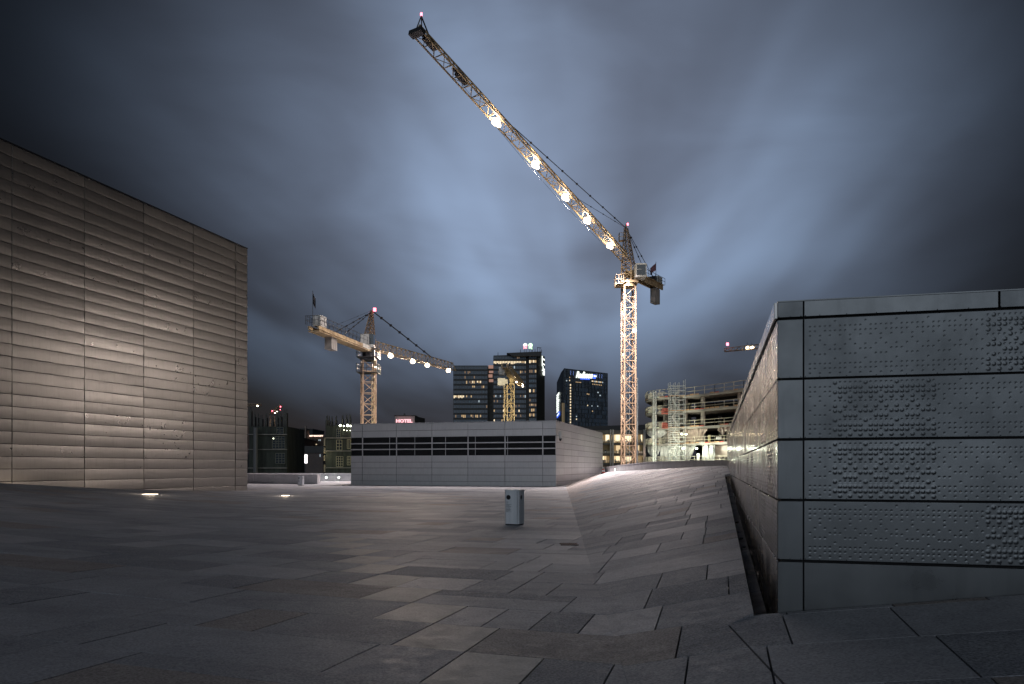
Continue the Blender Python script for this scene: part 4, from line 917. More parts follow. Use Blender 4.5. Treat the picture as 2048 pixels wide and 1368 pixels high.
# the two round roof signs
for cx_, mt, mt2, word in ((1050.5, E_PINK, E_SIGN, 'posten'), (1061, E_GREEN, E_GREEN, 'bring')):
    c = P(cx_, 690.5, YT-4); R_ = 1.36; m_ = MB(); n = 28; hx, hz, hr = (.42, -.45, .42) if cx_ < 1055 else (-.45, -.35, .40)
    for i in range(n):
        t0, t1 = 2*math.pi*i/n, 2*math.pi*(i+1)/n
        o0_ = Vector((math.cos(t0)*R_, 0, math.sin(t0)*R_)); o1_ = Vector((math.cos(t1)*R_, 0, math.sin(t1)*R_)); h0 = Vector((hx+math.cos(t0)*hr, 0, hz+math.sin(t0)*hr)); h1 = Vector((hx+math.cos(t1)*hr, 0, hz+math.sin(t1)*hr)); bk = Vector((0, .4, 0))
        m_.hexa([c+o0_, c+o1_, c+h1, c+h0, c+o0_+bk, c+o1_+bk, c+h1+bk, c+h0+bk], 0 if (o0_.z < .1 and cx_ < 1055) else 1)
    m_.build('round_sign', [mt, mt2], ofc, origin=c)
    place_text('sign_lettering', word, P(cx_-3.6, 698.6, YT-4), P(cx_+3.6, 698.6, YT-4), (0, 0, 1), mt, ofc, 0, .3, 1.5, .03)
    m_ = MB(); m_.bar(P(cx_-2, 706, YT-4), P(cx_-2, 696, YT-3.5), .12); m_.bar(P(cx_+2, 706, YT-4), P(cx_+2, 696, YT-3.5), .12); m_.build('sign_post', STEEL, ofc, origin=c)

# --- glass hotel tower
YR = 520; rad = thing('hotel_tower', 'dark glass hotel tower with blue and white script sign along its top', 'hotel tower', PX(1160, YR, -9))
rA = P(1128, 737, YR); zt = rA.z; rB = PZ(1215, 747, zt); rC = PZ(1122, 745, zt); rD = PZ(1113.5, 765, zt)
rE = Vector((54, 612, 0)); m_ = MB(); ft = [rA, rB, rE, rD, rC]
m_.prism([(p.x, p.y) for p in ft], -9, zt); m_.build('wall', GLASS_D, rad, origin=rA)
fd = (rB-rA); Lf = fd.length; fdn = fd.normalized(); fn_ = Vector((fdn.y, -fdn.x, 0))
nc_, nr_ = 30, 22; fh = (zt+9-12)/nr_; cw = Lf/nc_
m_ = MB()
for i in range(nc_+1): p = rA+fdn*cw*i+fn_*.1; m_.bar(Vector((p.x, p.y, 5)), Vector((p.x, p.y, zt-.2)), .16)
for j in range(nr_+1): z = zt-fh*j; a = rA+fn_*.1; b = rB+fn_*.1; m_.bar((a.x, a.y, z), (b.x, b.y, z), .14)
m_.build('mullion', mat('mullion', (.035, .045, .06), .4), rad, kind='stuff', origin=rA)
m_ = MB()
for i in range(nc_):
    for j in range(nr_):
        if random.random() < .55:
            a = rA+fdn*(cw*i+.2)+fn_*.06; b = rA+fdn*(cw*(i+1)-.2)+fn_*.06; z1 = zt-fh*j-.25; z0 = z1-fh+.5
            m_.poly([(a.x, a.y, z0), (b.x, b.y, z0), (b.x, b.y, z1), (a.x, a.y, z1)])
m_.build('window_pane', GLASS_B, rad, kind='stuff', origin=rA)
def onface(x, y):
    kx = (x-CX)/F; t = (kx*rA.y-rA.x)/(fdn.x-kx*fdn.y); p = rA+fdn*t; return Vector((p.x, p.y, EYE+(HY-y)/F*p.y))
def litbox(parent, x, y, w_, h_, mt, name='lit_window', pf=onface, off=.3):
    p = pf(x, y)+fn_*off; s_ = p.y/F; m_ = MB(); a = p; b = p+fdn*w_*s_; m_.hexa([a, b, b+fn_*.2, a+fn_*.2, a+Vector((0, 0, h_*s_)), b+Vector((0, 0, h_*s_)), b+fn_*.2+Vector((0, 0, h_*s_)), a+fn_*.2+Vector((0, 0, h_*s_))]); m_.build(name, mt, parent, origin=p)
for j in range(14): litbox(rad, 1139.3, 771.5+j*5.75, 2.4, 3.2, E_WARM2)
for x, y, w_ in ((1131.5, 762.5, 2.5), (1138, 756, 1.5), (1138, 762, 1.5), (1194, 786, 3.5), (1198.5, 792, 3), (1173, 789, 2.2), (1176, 789.6, 2.2), (1174, 812, 1.5), (1182.5, 813, 1.8), (1194, 813.5, 2), (1151.5, 834, 2), (1151.5, 839.5, 2), (1183.5, 823.5, 2)): litbox(rad, x, y, w_, 2.2, random.choice([E_WARM, E_COOL, E_WARM2]))
for i, x in enumerate(np.arange(1183, 1206, 2.6)): litbox(rad, x, 762+(x-1183)*.12+1.5, 2.0, 2.4, [E_WARM2, E_WARM, E_COOL][i % 3])
for i, x in enumerate(np.arange(1184, 1203, 3.4)): litbox(rad, x, 767.5+(x-1183)*.12+1.5, 2.2, 1.6, E_WARM)
for i, x in enumerate(np.arange(1151, 1162, 2.9)): litbox(rad, x, 763.4+(x-1151)*.1+1.5, 2, 1.6, E_WARM)
place_text('sign_lettering', 'Radisson', onface(1150.5, 756.0)+fn_*.5, onface(1184, 757.5)+fn_*.5, (0.0, 0, 1), E_SIGN, rad, .45, .4, 4.6, .02, label='white script lettering along the roof edge')
m_ = MB(); a, b = onface(1160, 757.6)+fn_*.5, onface(1178, 758.6)+fn_*.5; m_.bar(a, b, .35); m_.build('sign_underline', E_BLUE, rad, origin=a)
litbox(rad, 1184.8, 757.5, 7.2, 8.5, E_BLUE, 'sign_plate', off=.5)
place_text('sign_lettering', 'BLU', onface(1185.6, 754)+fn_*.9, onface(1191, 754.6)+fn_*.9, (0, 0, 1), E_SIGN, rad, 0, .2, 1.3, .03)
for x in (1140, 1145.5, 1192.5, 1197.5, 1202.5): 
    p = onface(x, 746+(x-1128)*.11)+fn_*.4; m_ = MB(); m_.bar(p, p+Vector((.35, 0, 1.0)), .13); m_.bar(p+Vector((.35, 0, 1.0)), p+Vector((0, 0, 1.9)), .13); m_.bar(p, p+Vector((.3, 0, -.9)), .13); m_.build('blue_mark', em('blue_mark', (.25, .4, 1), .5), rad, origin=p)
# sign on the narrow left face
lf = (rD-rC); lfn = lf.normalized(); ln_ = Vector((-abs(lfn.y), -abs(lfn.x)*0+lfn.x, 0)).normalized()
def onleft(x, y):
    kx = (x-CX)/F; t = (kx*rC.y-rC.x)/(lfn.x-kx*lfn.y); p = rC+lfn*t+Vector((-.8, -.5, 0)); return Vector((p.x, p.y, EYE+(HY-y)/F*p.y))
a = onleft(1116, 791); b = onleft(1116.3, 827); b = Vector((a.x, a.y, EYE+(HY-827)/F*a.y)); upd = (onleft(1121.5, 791)-a); upd.z = 0
place_text('sign_lettering', 'Radisson', a, b, upd, E_SIGN, rad, .35, .4, upd.length*.9, .03, label='white script lettering running down the narrow left face')
m_ = MB(); c_ = Vector((a.x, a.y, EYE+(HY-836.5)/F*a.y)); ud = upd.normalized(); m_.hexa([c_, c_+upd*.95, c_+upd*.95+Vector((-.1, -.1, 0)), c_+Vector((-.1, -.1, 0)), c_+Vector((0, 0, 2.7)), c_+upd*.95+Vector((0, 0, 2.7)), c_+upd*.95+Vector((-.1, -.1, 2.7)), c_+Vector((-.1, -.1, 2.7))]); m_.build('sign_plate', E_BLUE, rad, origin=c_)
m_ = MB(); c_ = Vector((a.x-.15, a.y-.15, EYE+(HY-833.8)/F*a.y)); m_.hexa([c_+upd*.1, c_+upd*.85, c_+upd*.85+Vector((-.1, -.1, 0)), c_+upd*.1+Vector((-.1, -.1, 0)), c_+upd*.1+Vector((0, 0, .9)), c_+upd*.85+Vector((0, 0, .9)), c_+upd*.85+Vector((-.1, -.1, .9)), c_+upd*.1+Vector((-.1, -.1, .9))]); m_.build('sign_word_bar', E_SIGN, rad, origin=c_)
for x in (1124.5, 1127.8):
    p = P(x, 845, YR-.6); m_ = MB(); m_.bar(p, P(x, 806, YR-.6), .14); m_.build('lit_strip', em('strip', (1, .75, .4), .35), rad, origin=p)

# --- HOTEL sign block
YH = 260; hb = thing('hotel_block', 'small pale roof block with a pink HOTEL sign above the louvred house', 'hotel building', PX(812, YH, -9))
a, b = P(790, 832, YH), P(829.5, 832, YH); m_ = MB(); m_.box(a.x, b.x, YH, YH+12, -9, a.z); m_.build('wall', worn('render_pale', (.42, .38, .36), (.3, .28, .27), .4, .8), hb, origin=a)
c = P(850, 836, YH+13); m_ = MB(); m_.hexa([(b.x, YH+.2, -9), (c.x, YH+13, -9), (c.x-5, YH+24, -9), (b.x, YH+12, -9), (b.x, YH+.2, a.z), (c.x, YH+13, a.z), (c.x-5, YH+24, a.z), (b.x, YH+12, a.z)]); m_.build('side_wall', CONC_D, hb, origin=b)
m_ = MB(); m_.box(a.x-.3, b.x+.3, YH-.3, YH+12, a.z+.003, a.z+.25); m_.bar(P(809, 832, YH+2), P(809, 827, YH+2), .25); m_.build('roof', CONC_D, hb, origin=a)
place_text('sign_lettering', 'HOTEL', P(792.5, 845.2, YH-.6), P(825, 845.2, YH-.6), (0, 0, 1), em('hotel_pink', (1, .50, .55), 1.7), hb, 0, .35, 6.6*YH/F, .035)
m_ = MB(); m_.bar(P(792.5, 849, YH-.4), P(825, 849, YH-.4), .08); m_.build('sign_rail', STEEL, hb, origin=a)
lamp('sign_glow', 'POINT', P(808, 845, YH-2), 25, (1, .3, .3), hb, .5)

# ------------------------------------------------------------------ concrete shells at the left
def shell(x0, x1, yt, Y, label, bays, cols, grids, lamps):
    t = thing('concrete_shell', label, 'unfinished building', PX(x0, Y, -9)); a, b = P(x0, yt, Y), P(x1, yt, Y)
    m_ = MB(); m_.box(a.x, b.x, Y, Y+14, -9, a.z); m_.build('wall', NET, t, origin=a)
    for i, y in enumerate(bays):
        z = P(0, y, Y).z; m_ = MB(); m_.box(a.x-.1, b.x+.1, Y-.45, Y-.02, z-.10, z+.10); m_.build('floor_edge', CONC, t, origin=(a.x, Y, z))
    for x, yh, w_ in cols:
        q = P(x, yh, Y+2); m_ = MB(); m_.box(q.x, q.x+w_*Y/F, Y+1.5, Y+2.5, a.z-.1, q.z)
        for k_ in range(4): xx = q.x+w_*Y/F*(k_+.5)/4; m_.bar((xx, Y+2, q.z), (xx+random.uniform(-.05, .05), Y+2, q.z+.7+random.random()*.5), .035)
        m_.build('rebar_column', CONC_D, t, origin=(q.x, Y+2, a.z))
    for gx0, gx1, gy0, gy1, nx_, ny_, mt in grids:
        A1, B1_ = P(gx0, gy0, Y-.3), P(gx1, gy1, Y-.3); m_ = MB(); m_.box(A1.x, B1_.x, Y-.15, Y-.03, B1_.z, A1.z); f_ = m_.build('window', GLASS_D, t, origin=A1); m_ = MB()
        for i in range(nx_+1): x = A1.x+(B1_.x-A1.x)*i/nx_; m_.bar((x, Y-.3, A1.z), (x, Y-.3, B1_.z), .05)
        for i in range(ny_+1): z = A1.z+(B1_.z-A1.z)*i/ny_; m_.bar((A1.x, Y-.3, z), (B1_.x, Y-.3, z), .05)
        m_.build('window_frame', mt, f_, origin=A1)
    for x, y, s_ in lamps:
        p = P(x, y, Y-1.2); m_ = MB(); m_.cyl(p, p+Vector((0, -.1, 0)), s_, 8); m_.build('work_lamp', E_WORK, t, origin=p)
    return t
FRY = mat('timber_frame', (.40, .36, .24), .7); FRG = mat('grey_frame', (.16, .16, .14), .7)
s1_ = shell(498, 574, 853, 165, 'dark unfinished concrete building in netting beside the tall left block', (869, 899, 936), [(499, 822, 5), (508, 834, 3.5), (515, 836, 3), (520, 838, 6), (531, 836, 4), (544, 843, 4), (553, 836, 4), (559, 834, 5), (567, 826, 8)], [(553, 567, 855, 869, 2, 3, FRG), (545, 570, 873, 897, 4, 5, FRG), (551, 570, 907, 927, 3, 4, FRG)], [(547, 877, .10)])
s2_ = shell(651, 712, 851, 165, 'dark unfinished building with lit timber window frames left of the louvred house', (876, 902, 935.5), [(652, 840, 4), (657.5, 842, 2.5), (663, 843, 2.5), (671, 841, 3), (684, 838, 3), (692, 838, 3), (699, 837, 3)], [(673, 681, 858, 876, 2, 4, FRG), (673, 684, 880, 900, 2, 3, FRY), (694.5, 701, 879, 897, 2, 1, FRY), (672.5, 686, 913, 933, 3, 4, FRY), (694.5, 701, 913, 930, 2, 3, FRY)], [(680.5, 851, .24), (687.5, 852, .14), (695.5, 851, .28), (701.5, 852, .2), (688, 860, .08), (694, 861, .08), (700.5, 861, .07)])
lamp('work_light', 'POINT', P(684, 930, 158), 220, (.95, 1, .55), s2_, .3); lamp('work_light', 'POINT', P(691, 852, 161), 120, (1, .7, .35), s2_, .3)
lamp('work_light', 'POINT', P(560, 915, 158), 50, (.95, 1, .7), s1_, .3)
m_ = MB(); p = P(509, 850, 163); m_.cyl(P(511, 945, 163), P(511, 855, 163), .45, 10); m_.build('chute', mat('rubble_chute', (.14, .14, .15), .6), s1_, origin=p)

# street scene between the shells
def blk(label, x0, x1, yt, Y, m, dep=30, wins=(), name='city_block', cat='building'):
    t = thing(name, label, cat, PX(x0, Y, -9)); a, b = P(x0, yt, Y), P(x1, yt, Y); m_ = MB(); m_.box(a.x, b.x, Y, Y+dep, -9, a.z); m_.build('wall', m, t, origin=a)
    for x, y, w_, h_, mt in wins:
        q = P(x, y, Y-.3); m_ = MB(); m_.box(q.x, q.x+w_*Y/F, Y-.3, Y-.05, q.z-h_*Y/F, q.z); m_.build('lit_window', mt, t, origin=q)
    m_ = MB(); m_.box(a.x-.3, b.x+.3, Y-.4, Y+dep, a.z+.01, a.z+.5); m_.build('roof', FACADE_D, t, origin=a)
    return t
FB = mat('far_block', (.035, .035, .04), .8)
blk('dark low block on the skyline in the gap left of the finned stair tower', 574, 606, 867, 420, FB, wins=((596, 869, 3, 1, E_COOL),))
blk('dark square block standing behind the pale stair tower in the gap', 596, 625, 859, 480, FB)
b3 = blk('dark shop block with a lit word sign on its roof in the gap', 612, 652, 873.5, 300, mat('shop_block', (.05, .04, .035), .8), wins=((616.5, 886, 1.5, 3, E_WARM2), (620, 885, 2.6, 4.5, E_WARM2), (637, 879, 1, 2.5, E_COOL), (639.5, 878.5, 1.4, 3, E_COOL), (630.5, 888, 3, 1.2, E_WARM2)))
place_text('sign_lettering', 'ART SOLOCITY', P(618.5, 873.2, 299), P(646.5, 873.2, 299), (0, 0, 1), em('peach_sign', (1, .72, .58), 2.2), b3, 0, .3, 2.9*299/F, .04)
b4_ = blk('pale stair tower between the lit signs in the gap', 603, 607.5, 859, 290, worn('tower_pale', (.34, .25, .21), (.28, .2, .17), .4, .8), 8)
m_ = MB(); m_.box(P(609.5, 0, 289).x, P(611.5, 0, 289).x, 289, 290, -9, P(0, 852, 289).z); m_.build('fin', worn('fin_pale', (.34, .27, .23), (.25, .2, .17), .4, .8), b4_, origin=P(609.5, 888, 289))
b5 = blk('lit shop front block with red and white signs beside the pale stair tower', 574, 604, 878, 280, mat('shop_front', (.09, .05, .04), .8), wins=[(588+2.4*i, 876.5, 1.6, 1.6, E_WARM) for i in range(6)]+[(601, 875, 1.5, 3.6, E_WARM2)])
q = P(588.2, 886.4, 278); m_ = MB(); m_.cyl(P(593.8, 885.5, 279), P(593.8, 885.5, 278.6), 1.1, 20); m_.v = [(P(593.8, 0, 279).x+(v[0]-P(593.8, 0, 279).x)*1.05, v[1], v[2]) for v in m_.v]; m_.build('round_sign', em('red_disc', (.6, .02, .03), .35), b5, origin=q)
m_ = MB(); m_.box(q.x, P(599.5, 0, 278).x, 278, 278.3, P(0, 886.3, 278).z, P(0, 883.8, 278).z); m_.build('sign_bar', em('red_bar', (1, .25, .3), 1.8), b5, origin=q)
m_ = MB(); q = P(589, 905, 270); m_.box(q.x, P(599.5, 0, 270).x, 270, 270.3, q.z, P(0, 902.6, 270).z); m_.build('lit_canopy', em('canopy', (.9, 1, .85), 1.6), b5, origin=q)
b6 = blk('two storey block with small lit windows under the white canopy light', 574, 602, 905, 262, mat('two_storey', (.09, .075, .08), .8), wins=((582, 909, 4.5, 4, E_WARM), (600, 909, 1.2, 3.6, E_WARM), (588.5, 918, 1, 3, E_WARM), (590.5, 917, 2.5, 3.6, E_WARM2), (595.5, 918, 1, 3, E_WARM), (598.5, 917.5, 1.5, 4, E_WARM), (583, 918, 2.2, 3, E_TEAL)))
b7 = blk('plain dark hall behind the white glowing board', 602, 646, 906, 240, worn('hall', (.14, .11, .10), (.10, .08, .08), .2, .8), wins=((639.5, 908.5, 1, 5, E_COOL),))
m_ = MB(); m_.box(P(600, 0, 250).x, P(648, 0, 250).x, 250, 262, -9, P(0, 892, 250).z); m_.build('upper_storey', FACADE_D, b7, origin=P(600, 900, 250))
bd = thing('light_board', 'tall glowing white advertising board on a post before the dark hall', 'advertising board', PX(609, 215, -9)); a = P(603.4, 909, 215); b = P(615.2, 926.5, 215)
m_ = MB(); m_.box(a.x, b.x, 214.6, 214.75, b.z, a.z); m_.build('lit_face', E_BOARD, bd, origin=a); m_ = MB(); m_.box(a.x-.12, b.x+.12, 214.76, 215.1, b.z-.12, a.z+.12); m_.bar(P(610, 927, 214.9), P(610, 945, 214.9), .15); m_.build('frame', STEEL, bd, origin=a)
lamp('board_light', 'POINT', P(609, 918, 212), 60, (1, .9, .9), bd, .8)
va_ = thing('parked_bus', 'pale blue bus roof just showing over the far parapet', 'bus', PX(580, 205, -3)); a, b = P(578, 933, 205), P(591.5, 940, 205); m_ = MB(); m_.box(a.x, b.x, 205, 207.4, b.z-1.6, a.z); m_.build('body', mat('bus_blue', (.16, .22, .36), .4), va_, origin=a)
m_ = MB(); m_.box(a.x+.1, b.x-.1, 204.96, 204.99, b.z-.6, a.z-.35); m_.build('window', CABG, va_, origin=a)
fr = thing('gateway', 'tall pale framed opening standing left of the lit shop signs', 'frame', PX(575, 200, -9)); m_ = MB()
a, b = P(576, 881, 200), P(581, 881, 200); c, dd_ = P(576, 901, 200), P(581, 905, 200); m_.bar(a, b, .18); m_.bar(b, P(581, 945, 200), .2); m_.bar(c, P(581, 901, 200), .18); m_.bar(a, P(576, 945, 200), .15); m_.build('frame', worn('frame_tan', (.40, .28, .20), (.3, .2, .14), .5, .7), fr, origin=a)
ed = thing('lit_corner_post', 'pale segmented concrete corner left of the timber framed windows', 'column', PX(647, 166, -9))
for y0_, y1_ in ((877, 892), (895, 907), (910, 922), (929, 944)):
    a, b = P(647.5, y0_, 166), P(650.5, y1_, 166); m_ = MB(); m_.box(a.x, b.x, 166, 167, b.z, a.z); m_.build('segment', worn('corner_conc', (.50, .42, .30), (.36, .30, .2), .8, .8), ed, origin=a)
lamp('work_light', 'POINT', P(646, 910, 163.5), 60, (1, .85, .5), ed, .3)

# ------------------------------------------------------------------ lit building behind the crane mast
YG = 215; gl = thing('lit_office_building', 'low building with warm lit rooms behind pale columns, behind the crane mast', 'building', PX(1200, YG, -9))
a, b = P(1180, 862, YG), P(1293, 862, YG)
m_ = MB(); m_.box(a.x, b.x, YG+4, YG+16, -9, a.z); m_.build('rear_wall', mat('ochre_wall', (.40, .32, .20), .8), gl, origin=a)
for y0_, y1_ in ((860.5, 868), (885, 889.5), (906.5, 911), (925.5, 931)):
    m_ = MB(); A1, B1_ = P(0, y0_, YG), P(0, y1_, YG); m_.box(a.x, b.x, YG, YG+4.2, B1_.z, A1.z); m_.build('floor_slab', worn('slab%d' % y0_, (.15, .14, .12), (.09, .085, .08), .5, .8), gl, origin=(a.x, YG, A1.z))
random.seed(21)
for (y0_, y1_, segs) in ((868.5, 884.5, [(1203, 1212, 0), (1212, 1220, 2), (1228, 1232, 1), (1232, 1241, 2), (1241, 1250, 1), (1250, 1264, 2), (1273, 1283, 0), (1283, 1286, 2)]),
                         (890, 906, [(1203, 1220, 3), (1229, 1233, 0), (1233, 1242, 1), (1242, 1247, 3), (1254, 1264, 0), (1273, 1280, 1), (1280, 1286, 3)]),
                         (911.5, 925, [(1203, 1209, 2), (1209, 1214, 1), (1214, 1220, 0), (1229, 1233, 1), (1233, 1241, 2), (1241, 1248, 0), (1252, 1264, 2), (1273, 1277, 2), (1277, 1286, 0)])):
    for x0, x1, kd in segs:
        A1, B1_ = P(x0, y0_, YG+2.5), P(x1, y1_, YG+2.5)
        if kd == 3: continue
        mt = {0: em('room_dim%d' % x0, (1, .66, .3), .22), 1: E_ROOM, 2: em('room_bright%d' % x0, (1, .82, .52), random.uniform(1.2, 1.8))}[kd]
        m_ = MB(); m_.box(A1.x+.05, B1_.x-.05, YG+3.6, YG+3.9, B1_.z+(.0 if kd < 2 else .3), A1.z-.1); m_.build('lit_room', mt, gl, origin=A1)
    for k_ in range(16):       # furniture and frames standing against the light
        x = random.uniform(1204, 1286); h_ = random.uniform(2, 7); q = P(x, y1_, YG+2.0); m_ = MB(); ww = random.uniform(.08, .55); m_.box(q.x, q.x+ww, YG+1.6, YG+2.2, q.z, q.z+h_*YG/F)
        if random.random() < .5: m_.box(q.x-.3, q.x+ww+.2, YG+1.5, YG+2.2, q.z+h_*YG/F*.5, q.z+h_*YG/F*.5+.12)
        m_.build('room_furniture', STEEL if k_ % 3 else WOOD, gl, origin=q)
for x, w_ in ((1220, 2.6), (1224.5, 3), (1286.5, 4.4), (1269, 1.8)):
    q = P(x, 932, YG-1); m_ = MB(); m_.box(q.x, q.x+w_*YG/F, YG-1.2, YG-.6, -9, P(0, 859.5, YG).z); m_.build('column', worn('column_pale', (.46, .45, .42), (.35, .34, .32), .5, .6), gl, origin=q)
for y in (880.5, 903, 921):
    m_ = MB(); rail(m_, P(1203, y+4, YG-.3), P(1286, y+4, YG-.3), .55, 22, .03); m_.build('guard_rail', GALV, gl, origin=P(1203, y, YG))
lamp('room_lamp', 'POINT', P(1240, 874, YG+1.5), 120, (1, .8, .5), gl, .5); lamp('room_lamp', 'POINT', P(1278, 915, YG+1.5), 120, (1, .8, .5), gl, .5)
lamp('work_light', 'POINT', P(1289, 905, YG-3), 90, (1, .7, .55), gl, .3)
m_ = MB(); q = P(1195, 862, 330); hl = thing('dark_roofline', 'dark long roof beyond the crane mast, right of the glass hotel tower', 'building', PX(1190, 330, -9)); m_.v = []
a, b = P(1160, 853, 330), P(1300, 849, 330); m_.hexa([(a.x, 330, -9), (b.x, 330, -9), (b.x, 360, -9), (a.x, 360, -9), (a.x, 330, a.z), (b.x, 330, b.z), (b.x, 360, b.z), (a.x, 360, a.z)]); m_.build('wall', FACADE_D, hl, origin=a)
# hills on the horizon
m_ = MB(); n = 60; random.seed(5)
for i in range(n+1):
    x = -1350+2700*i/n; z = 12+8*math.sin(i*.35)+4*math.sin(i*.9+1); m_.v += [(x, 1150, -9), (x, 1210, z), (x, 1450, z*.7)]
for i in range(n): m_.face((3*i, 3*i+3, 3*i+4, 3*i+1)); m_.face((3*i+1, 3*i+4, 3*i+5, 3*i+2))
m_.build('hills', mat('far_hill', (.02, .024, .03), 1.0), kind='structure')

# ------------------------------------------------------------------ building site on the right
site = thing('construction_building', 'unfinished curved concrete building with railed floors and plastic sheeting at the right', 'construction site', PX(1380, 165, -9))
plan = [(1291, 181), (1296, 176), (1308, 173), (1330, 171), (1370, 168), (1430, 160.5), (1488, 153), (1560, 145)]
pp = [PX(x, Y, 0) for x, Y in plan]
def seg_pts(inset=0.0, ext=0.0):
    out = []
    for i, p in enumerate(pp): out.append(Vector((p.x, p.y+inset, 0)))
    return out
levels = [(802, 1), (829, .0), (860, 0), (890.5, 0), (926, 0)]
lz = [EYE+(HY-y)*181/F for y, _ in levels]
for i, z in enumerate(lz[:4]):
    m_ = MB(); f = [(p.x, p.y) for p in pp]; bk = [(p.x+2+(5.5 if p.x < 34 else 0), p.y+22) for p in pp][::-1]
    m_.prism(f+bk, z-.42, z); m_.build('floor_slab', CONC, site, origin=(pp[0].x, pp[0].y, z))
    # edge boards in red and timber
    for j in range(len(pp)-1):
        a, b = pp[j], pp[j+1]; L = (b-a).length; nn = max(1, int(L/1.3)); dr = (b-a)/nn; no = Vector((dr.y, -dr.x, 0)).normalized()
        for k_ in range(nn):
            q0_ = a+dr*(k_+.06)+no*.06; q1_ = a+dr*(k_+.9)+no*.06; h_ = random.uniform(.16, .30); z0 = z-.02
            if random.random() < .8:
                left = j < 3; mt = (MESHG if random.random() < .7 else WOOD) if left else random.choice([RED_P, WOOD, CONC, WOOD])
                m2 = MB(); m2.hexa([q0_+Vector((0, 0, z0)), q1_+Vector((0, 0, z0)), q1_+no*.05+Vector((0, 0, z0)), q0_+no*.05+Vector((0, 0, z0)), q0_+Vector((0, 0, z0+h_)), q1_+Vector((0, 0, z0+h_)), q1_+no*.05+Vector((0, 0, z0+h_)), q0_+no*.05+Vector((0, 0, z0+h_))]); m2.build('edge_board', mt, site, origin=q0_+Vector((0, 0, z)))
for i, z in enumerate(lz):
    m_ = MB()
    for j in range(len(pp)-1):
        a, b = pp[j]+Vector((0, .15, z)), pp[j+1]+Vector((0, .15, z)); L = (b-a).length; nn = max(1, int(L/2.4)) if j > 3 else max(1, int(L/1.2))
        rail(m_, a, b, 1.35 if i else 1.7, nn, .045)
        if j < 3:       # mesh infill on the left panels
            n2 = int(L/.28)
            for k_ in range(n2): q_ = a+(b-a)*k_/max(n2, 1); m_.bar(q_, q_+Vector((0, 0, 1.3)), .035)
    m_.build('guard_rail', mat('rail_steel', (.50, .46, .38), .5, .2), site, origin=pp[0]+Vector((0, 0, z)))
# columns
for x, Y, i0, i1, r_ in ((1308, 176, 0, 3, .55), (1331, 175, 0, 3, .5), (1361, 173, 0, 2, .45), (1371.5, 171, 0, 3, .42), (1379, 180, 0, 3, .45), (1406, 166.5, 0, 3, .5), (1479, 157, 0, 2, .42), (1322, 184, 1, 3, .5), (1415, 182, 0, 3, .45), (1440, 178, 1, 3, .5), (1456, 172, 3, 4, .4), (1350, 184, 0, 3, .5)):
    for i in range(i0, i1):
        p = PX(x, Y, 0); m_ = MB(); m_.cyl(Vector((p.x, p.y, lz[i+1])), Vector((p.x, p.y, lz[i]-.42)), r_, 12); m_.build('column', CONC, site, origin=(p.x, p.y, lz[i+1]), smooth=False)
m_ = MB()
q = [PX(1392, 184, 0), PX(1560, 165, 0), PX(1560, 180, 0), PX(1392, 190, 0)]; m_.prism([(p.x, p.y) for p in q], -9, lz[0]-.45); m_.build('core_wall', FACADE_D, site, origin=q[0])  # near-black colour stands in for the shade inside the floors
m_ = MB(); q = [PX(1352, 186, 0), PX(1372, 184, 0), PX(1372, 188, 0), PX(1352, 190, 0)]; m_.prism([(p.x, p.y) for p in q], -9, lz[1]-.45); m_.build('stair_core', CONC_D, site, origin=q[0])
# plastic sheets
def sheet(x0, x1, z0, z1, Yo, mt, seed, cut=None, name='plastic_sheet'):
    rnd = random.Random(seed); nx_, nz_ = 26, 12; m_ = MB(); ph = [rnd.uniform(0, 6) for _ in range(5)]
    for i in range(nx_+1):
        for j in range(nz_+1):
            u, v = i/nx_, j/nz_; x = x0+(x1-x0)*u
            if cut == 'L': x = x0+(x1-x0)*(u*(.35+.65*v))
            if cut == 'R': x = x1-(x1-x0)*((1-u)*(.35+.65*v))
            # find the facade line at this column
            for k_ in range(len(plan)-1):
                if plan[k_][0] <= x <= plan[k_+1][0]: break
            tt = (x-plan[k_][0])/(plan[k_+1][0]-plan[k_][0]); Yf = plan[k_][1]+tt*(plan[k_+1][1]-plan[k_][1])+Yo
            w_ = .16*math.sin(u*17+ph[0]+v*2)+.10*math.sin(u*31+ph[1]-v*5)+.08*math.sin(v*9+u*6+ph[2]); z = z0+(z1-z0)*v
            if cut == 'S': z = z1-(z1-z0)*(1-v)*(.25+.75*math.sin(math.pi*min(1, u*1.0))**.7)
            p = PX(x, Yf, 0); m_.v.append((p.x, p.y+w_*1.6, z))
    for i in range(nx_):
        for j in range(nz_): a = i*(nz_+1)+j; m_.face((a, a+nz_+1, a+nz_+2, a+1))
    o = m_.build(name, mt, site, smooth=True, origin=m_.v[0]); md = o.modifiers.new('t', 'SOLIDIFY'); md.thickness = .01
L3, L4, L5 = lz[2]-.44, lz[3], lz[4]-.2
sheet(1294, 1332, L4+1.2, L3, .9, SHEET, 1, 'S'); sheet(1366, 1396, L4, L3, .8, SHEET_B, 2); sheet(1392, 1416, L4, L3, .7, SHEET_B, 3, 'L'); sheet(1436, 1454, L4+1.6, L3, .7, SHEET_B, 4, 'S'); sheet(1453, 1500, L4, L3, .7, SHEET_B, 5)
sheet(1294, 1322, L5+1.5, lz[3]-.44, .9, SHEET, 6, 'S'); sheet(1320, 1340, L5, lz[3]-.44, .9, SHEET, 7); sheet(1366, 1394, L5, lz[3]-.44, .9, SHEET, 8, 'L'); sheet(1404, 1430, L5, lz[3]-.44, .9, SHEET, 9); sheet(1428, 1500, L5, lz[3]-.44, 2.4, SHEET_B, 10); sheet(1334, 1366, L4, L3, 2.0, SHEET_B, 11); sheet(1340, 1368, L5, lz[3]-.44, 2.0, SHEET, 12)
